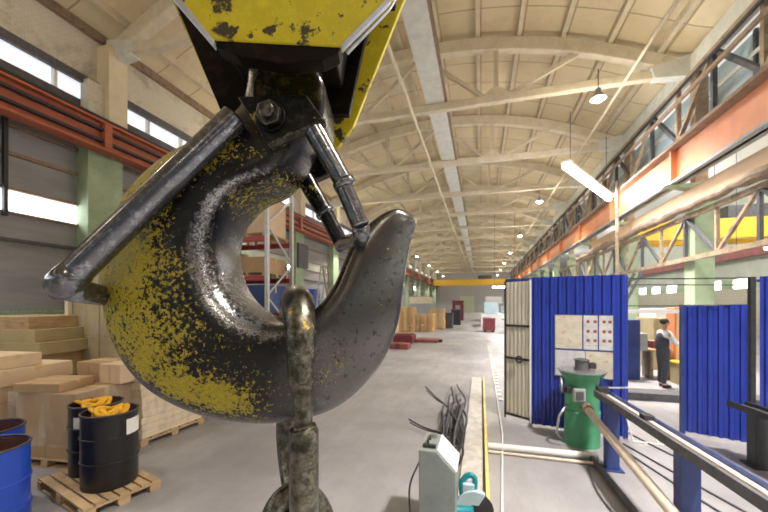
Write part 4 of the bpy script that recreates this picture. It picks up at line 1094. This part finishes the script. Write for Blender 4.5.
MB().bx(-.17, -.06, 3.42, 3.50, .33, .42).build('handle_guard', MT['glassblue'], sw, bevel=.01)

# ------------------------------------------------------------------ side aisle floor, machines and worker
tag(MB().bx(2.6, 7.5, 9.0, 9.5, 0, .16).build('steel_beam', MT['charcoal'], org=(5, 9.2, 0)), 'dark steel beam lying across the aisle floor below the worker', 'beam')
simple('machine_cabinet', 'blue lathe headstock seen right of the notice board fence', 'machine', 'navy', 3.75, 4.35, 11.4, 12.3, 0, 1.7, [('chuck', 'grey', (4.35, 4.6, 11.6, 12.1, .8, 1.3)), ('panel', 'redpaint', (3.72, 3.76, 11.38, 11.6, 1.2, 1.8))])
simple('work_bench', 'brown work bench at the worker\'s left hand', 'bench', 'timber', 4.65, 5.22, 11.6, 12.3, .78, .86, [('leg', 'brown', (4.68, 4.76, 11.65, 12.2, 0, .78)), ('leg', 'brown', (5.1, 5.18, 11.65, 12.2, 0, .78))])
simple('storage_box', 'dark red box standing on the brown work bench', 'box', 'maroon', 4.75, 5.15, 11.75, 12.1, .86, 1.05, [('lid', 'redpaint', (4.73, 5.17, 11.73, 12.12, 1.05, 1.08))])
simple('machine_cabinet', 'dull olive machine tool with white hood standing behind the worker', 'machine', 'card_olive', 5.4, 7.2, 13.2, 14.6, 0, 1.7, [('hood', 'white', (5.5, 7.1, 13.3, 14.5, 1.7, 2.0)), ('window', 'glassblue', (5.8, 6.7, 13.17, 13.2, 1.1, 1.7))])
simple('locker', 'orange tall locker beside the shorter blue panel', 'locker', 'orange', 5.25, 5.65, 11.6, 12.1, 0.05, 2.05, [('door', 'peach', (5.28, 5.62, 11.58, 11.6, .1, 2.0)), ('plinth', 'dark', (5.3, 5.6, 11.62, 12.05, 0, .05))])
simple('storage_box', 'yellow green low bin beside the worker\'s feet', 'bin', 'card_olive', 5.05, 5.6, 10.9, 11.4, 0, .55, [('rim', 'crane', (5.03, 5.62, 10.88, 11.42, .55, .6))])
t = thing('stair', 'narrow dark steel stair rising beyond the aisle machines', 'stair', (5.2, 16, 0))
for o in (0, .7): MB().bar((4.4, 15.6+o, 0), (6.0, 15.6+o, 3.4), .05, .10).build('stringer', MT['charcoal'], t)
for i in range(1, 12): MB().bx(4.4+1.6*i/12-.1, 4.4+1.6*i/12+.1, 15.6, 16.3, 3.4*i/12-.02, 3.4*i/12+.02).build('tread', MT['charcoal'], t)

def skin_body(name, verts, edges, radii, mat, parent, levels=2, root=0):
    me = bpy.data.meshes.new(name); me.from_pydata([Vector(v) for v in verts], edges, [])
    ob = bpy.data.objects.new(name, me); COL.objects.link(ob); ob.parent = parent
    md = ob.modifiers.new('skin', 'SKIN'); md.use_smooth_shade = True
    for i, r in enumerate(radii):
        sv = me.skin_vertices[0].data[i]; sv.radius = r if hasattr(r, '__len__') else (r, r); sv.use_root = (i == root)
    s = ob.modifiers.new('sub', 'SUBSURF'); s.levels = levels; s.render_levels = levels
    me.materials.append(mat); return ob
# worker: local frame, facing +x, standing 1.76 m
pr_ = thing('person', 'worker in a white shirt and dark overalls standing in the gap between the blue panels', 'person', (4.54, 10.6, 0), rz=R(12))
V = {}; vs = []; es = []; rs = []
def jv(n, p, r, to=None):
    V[n] = len(vs); vs.append(p); rs.append(r)
    if to: es.append((V[to], V[n]))
jv('pelvis', (0, 0, .95), (.12, .15)); jv('waist', (.0, 0, 1.08), (.105, .135), 'pelvis'); jv('chest', (.02, 0, 1.30), (.115, .165), 'waist'); jv('neckb', (.03, 0, 1.47), (.06, .07), 'chest')
jv('neck', (.045, 0, 1.54), .052, 'neckb'); jv('jaw', (.065, 0, 1.585), (.065, .058), 'neck'); jv('face', (.06, 0, 1.66), (.092, .075), 'jaw'); jv('crown', (.05, 0, 1.725), (.07, .065), 'face')
for sg, n in ((1, 'l'), (-1, 'r')):
    jv('hip'+n, (0, .09*sg, .88), .088, 'pelvis'); jv('knee'+n, (.03 if sg > 0 else -.02, .10*sg, .49), .058, 'hip'+n); jv('ank'+n, (.0 if sg > 0 else -.06, .10*sg, .09), .040, 'knee'+n)
    jv('ball'+n, (.10 if sg > 0 else .04, .11*sg, .045), (.045, .035), 'ank'+n); jv('toe'+n, (.18 if sg > 0 else .12, .115*sg, .035), (.035, .025), 'ball'+n)
    jv('sho'+n, (.02, .18*sg, 1.41), .058, 'chest'); jv('elb'+n, (.13, .24*sg, 1.16), .043, 'sho'+n); jv('wri'+n, (.36, .19*sg, 1.13), .028, 'elb'+n); jv('palm'+n, (.43, .18*sg, 1.125), (.032, .022), 'wri'+n)
    for f in range(4):
        L = (.075, .085, .08, .06)[f]; y = .18*sg+(f-1.5)*.019
        jv('f%s%d' % (n, f), (.455+L*.5, y, 1.118), .0095, 'palm'+n); jv('g%s%d' % (n, f), (.45+L, y, 1.095), .008, 'f%s%d' % (n, f))
    jv('t'+n, (.44, (.18-.045)*sg, 1.12), .011, 'palm'+n); jv('u'+n, (.475, (.18-.062)*sg, 1.105), .009, 't'+n)
body = skin_body('body', vs, es, rs, MT['skin'], pr_)
def sub(names, extra, name, mat, grow):
    idx = {n: i for i, n in enumerate(names)}
    e = [(idx[a], idx[b]) for a, b in extra]
    rr_ = []
    for n in names:
        r = rs[V[n]]; r = (r, r) if not hasattr(r, '__len__') else r
        rr_.append((r[0]+grow, r[1]+grow))
    return skin_body(name, [vs[V[n]] for n in names], e, rr_, mat, pr_)
sub(['chest', 'waist', 'pelvis', 'neckb', 'shol', 'elbl', 'wril', 'shor', 'elbr', 'wrir'], [('waist', 'chest'), ('pelvis', 'waist'), ('chest', 'neckb'), ('chest', 'shol'), ('shol', 'elbl'), ('elbl', 'wril'), ('chest', 'shor'), ('shor', 'elbr'), ('elbr', 'wrir')], 'shirt', MT['shirt'], .014)
sub(['pelvis', 'waist', 'hipl', 'kneel', 'ankl', 'hipr', 'kneer', 'ankr'], [('pelvis', 'waist'), ('pelvis', 'hipl'), ('hipl', 'kneel'), ('kneel', 'ankl'), ('pelvis', 'hipr'), ('hipr', 'kneer'), ('kneer', 'ankr')], 'trousers', MT['overall'], .022)
skin_body('vest', [(-.02, 0, .92), (-.02, 0, 1.12), (-.01, 0, 1.26), (.005, 0, 1.44)], [(0, 1), (1, 2), (2, 3)], [(.15, .18), (.145, .185), (.15, .20), (.10, .14)], MT['overall'], pr_)
for sg in (1, -1):
    skin_body('shoe', [(-.03 if sg > 0 else -.09, .10*sg, .05), (.06 if sg > 0 else 0, .105*sg, .05), (.19 if sg > 0 else .13, .115*sg, .04)], [(0, 1), (1, 2)], [(.045, .05), (.055, .05), (.045, .04)], MT['dark'], pr_)
MB().ball((.035, 0, 1.70), .105, (1.0, .88, .80), 16, 10).build('hair', MT['hair'], pr_, local=True, smooth=True)
MB().ball((.155, 0, 1.645), .018, (1.2, .8, 1.3), 8, 6).build('nose', MT['skin'], pr_, local=True, smooth=True)
MB().bx(.138, .146, -.025, .025, 1.60, 1.607).build('mouth', MT['maroon'], pr_, local=True)
for sg in (1, -1):
    MB().ball((.140, .032*sg, 1.672), .011, (1, 1, 1), 8, 6).build('eye', MT['dark'], pr_, local=True, smooth=True)
    MB().ball((.055, .082*sg, 1.655), .028, (.8, .4, 1.2), 8, 6).build('ear', MT['skin'], pr_, local=True, smooth=True)

# ------------------------------------------------------------------ view
vs_ = scene.view_settings
vs_.view_transform = 'Standard'; vs_.look = 'None'; vs_.gamma = 1; vs_.use_curve_mapping = False
vs_.exposure = 0.1
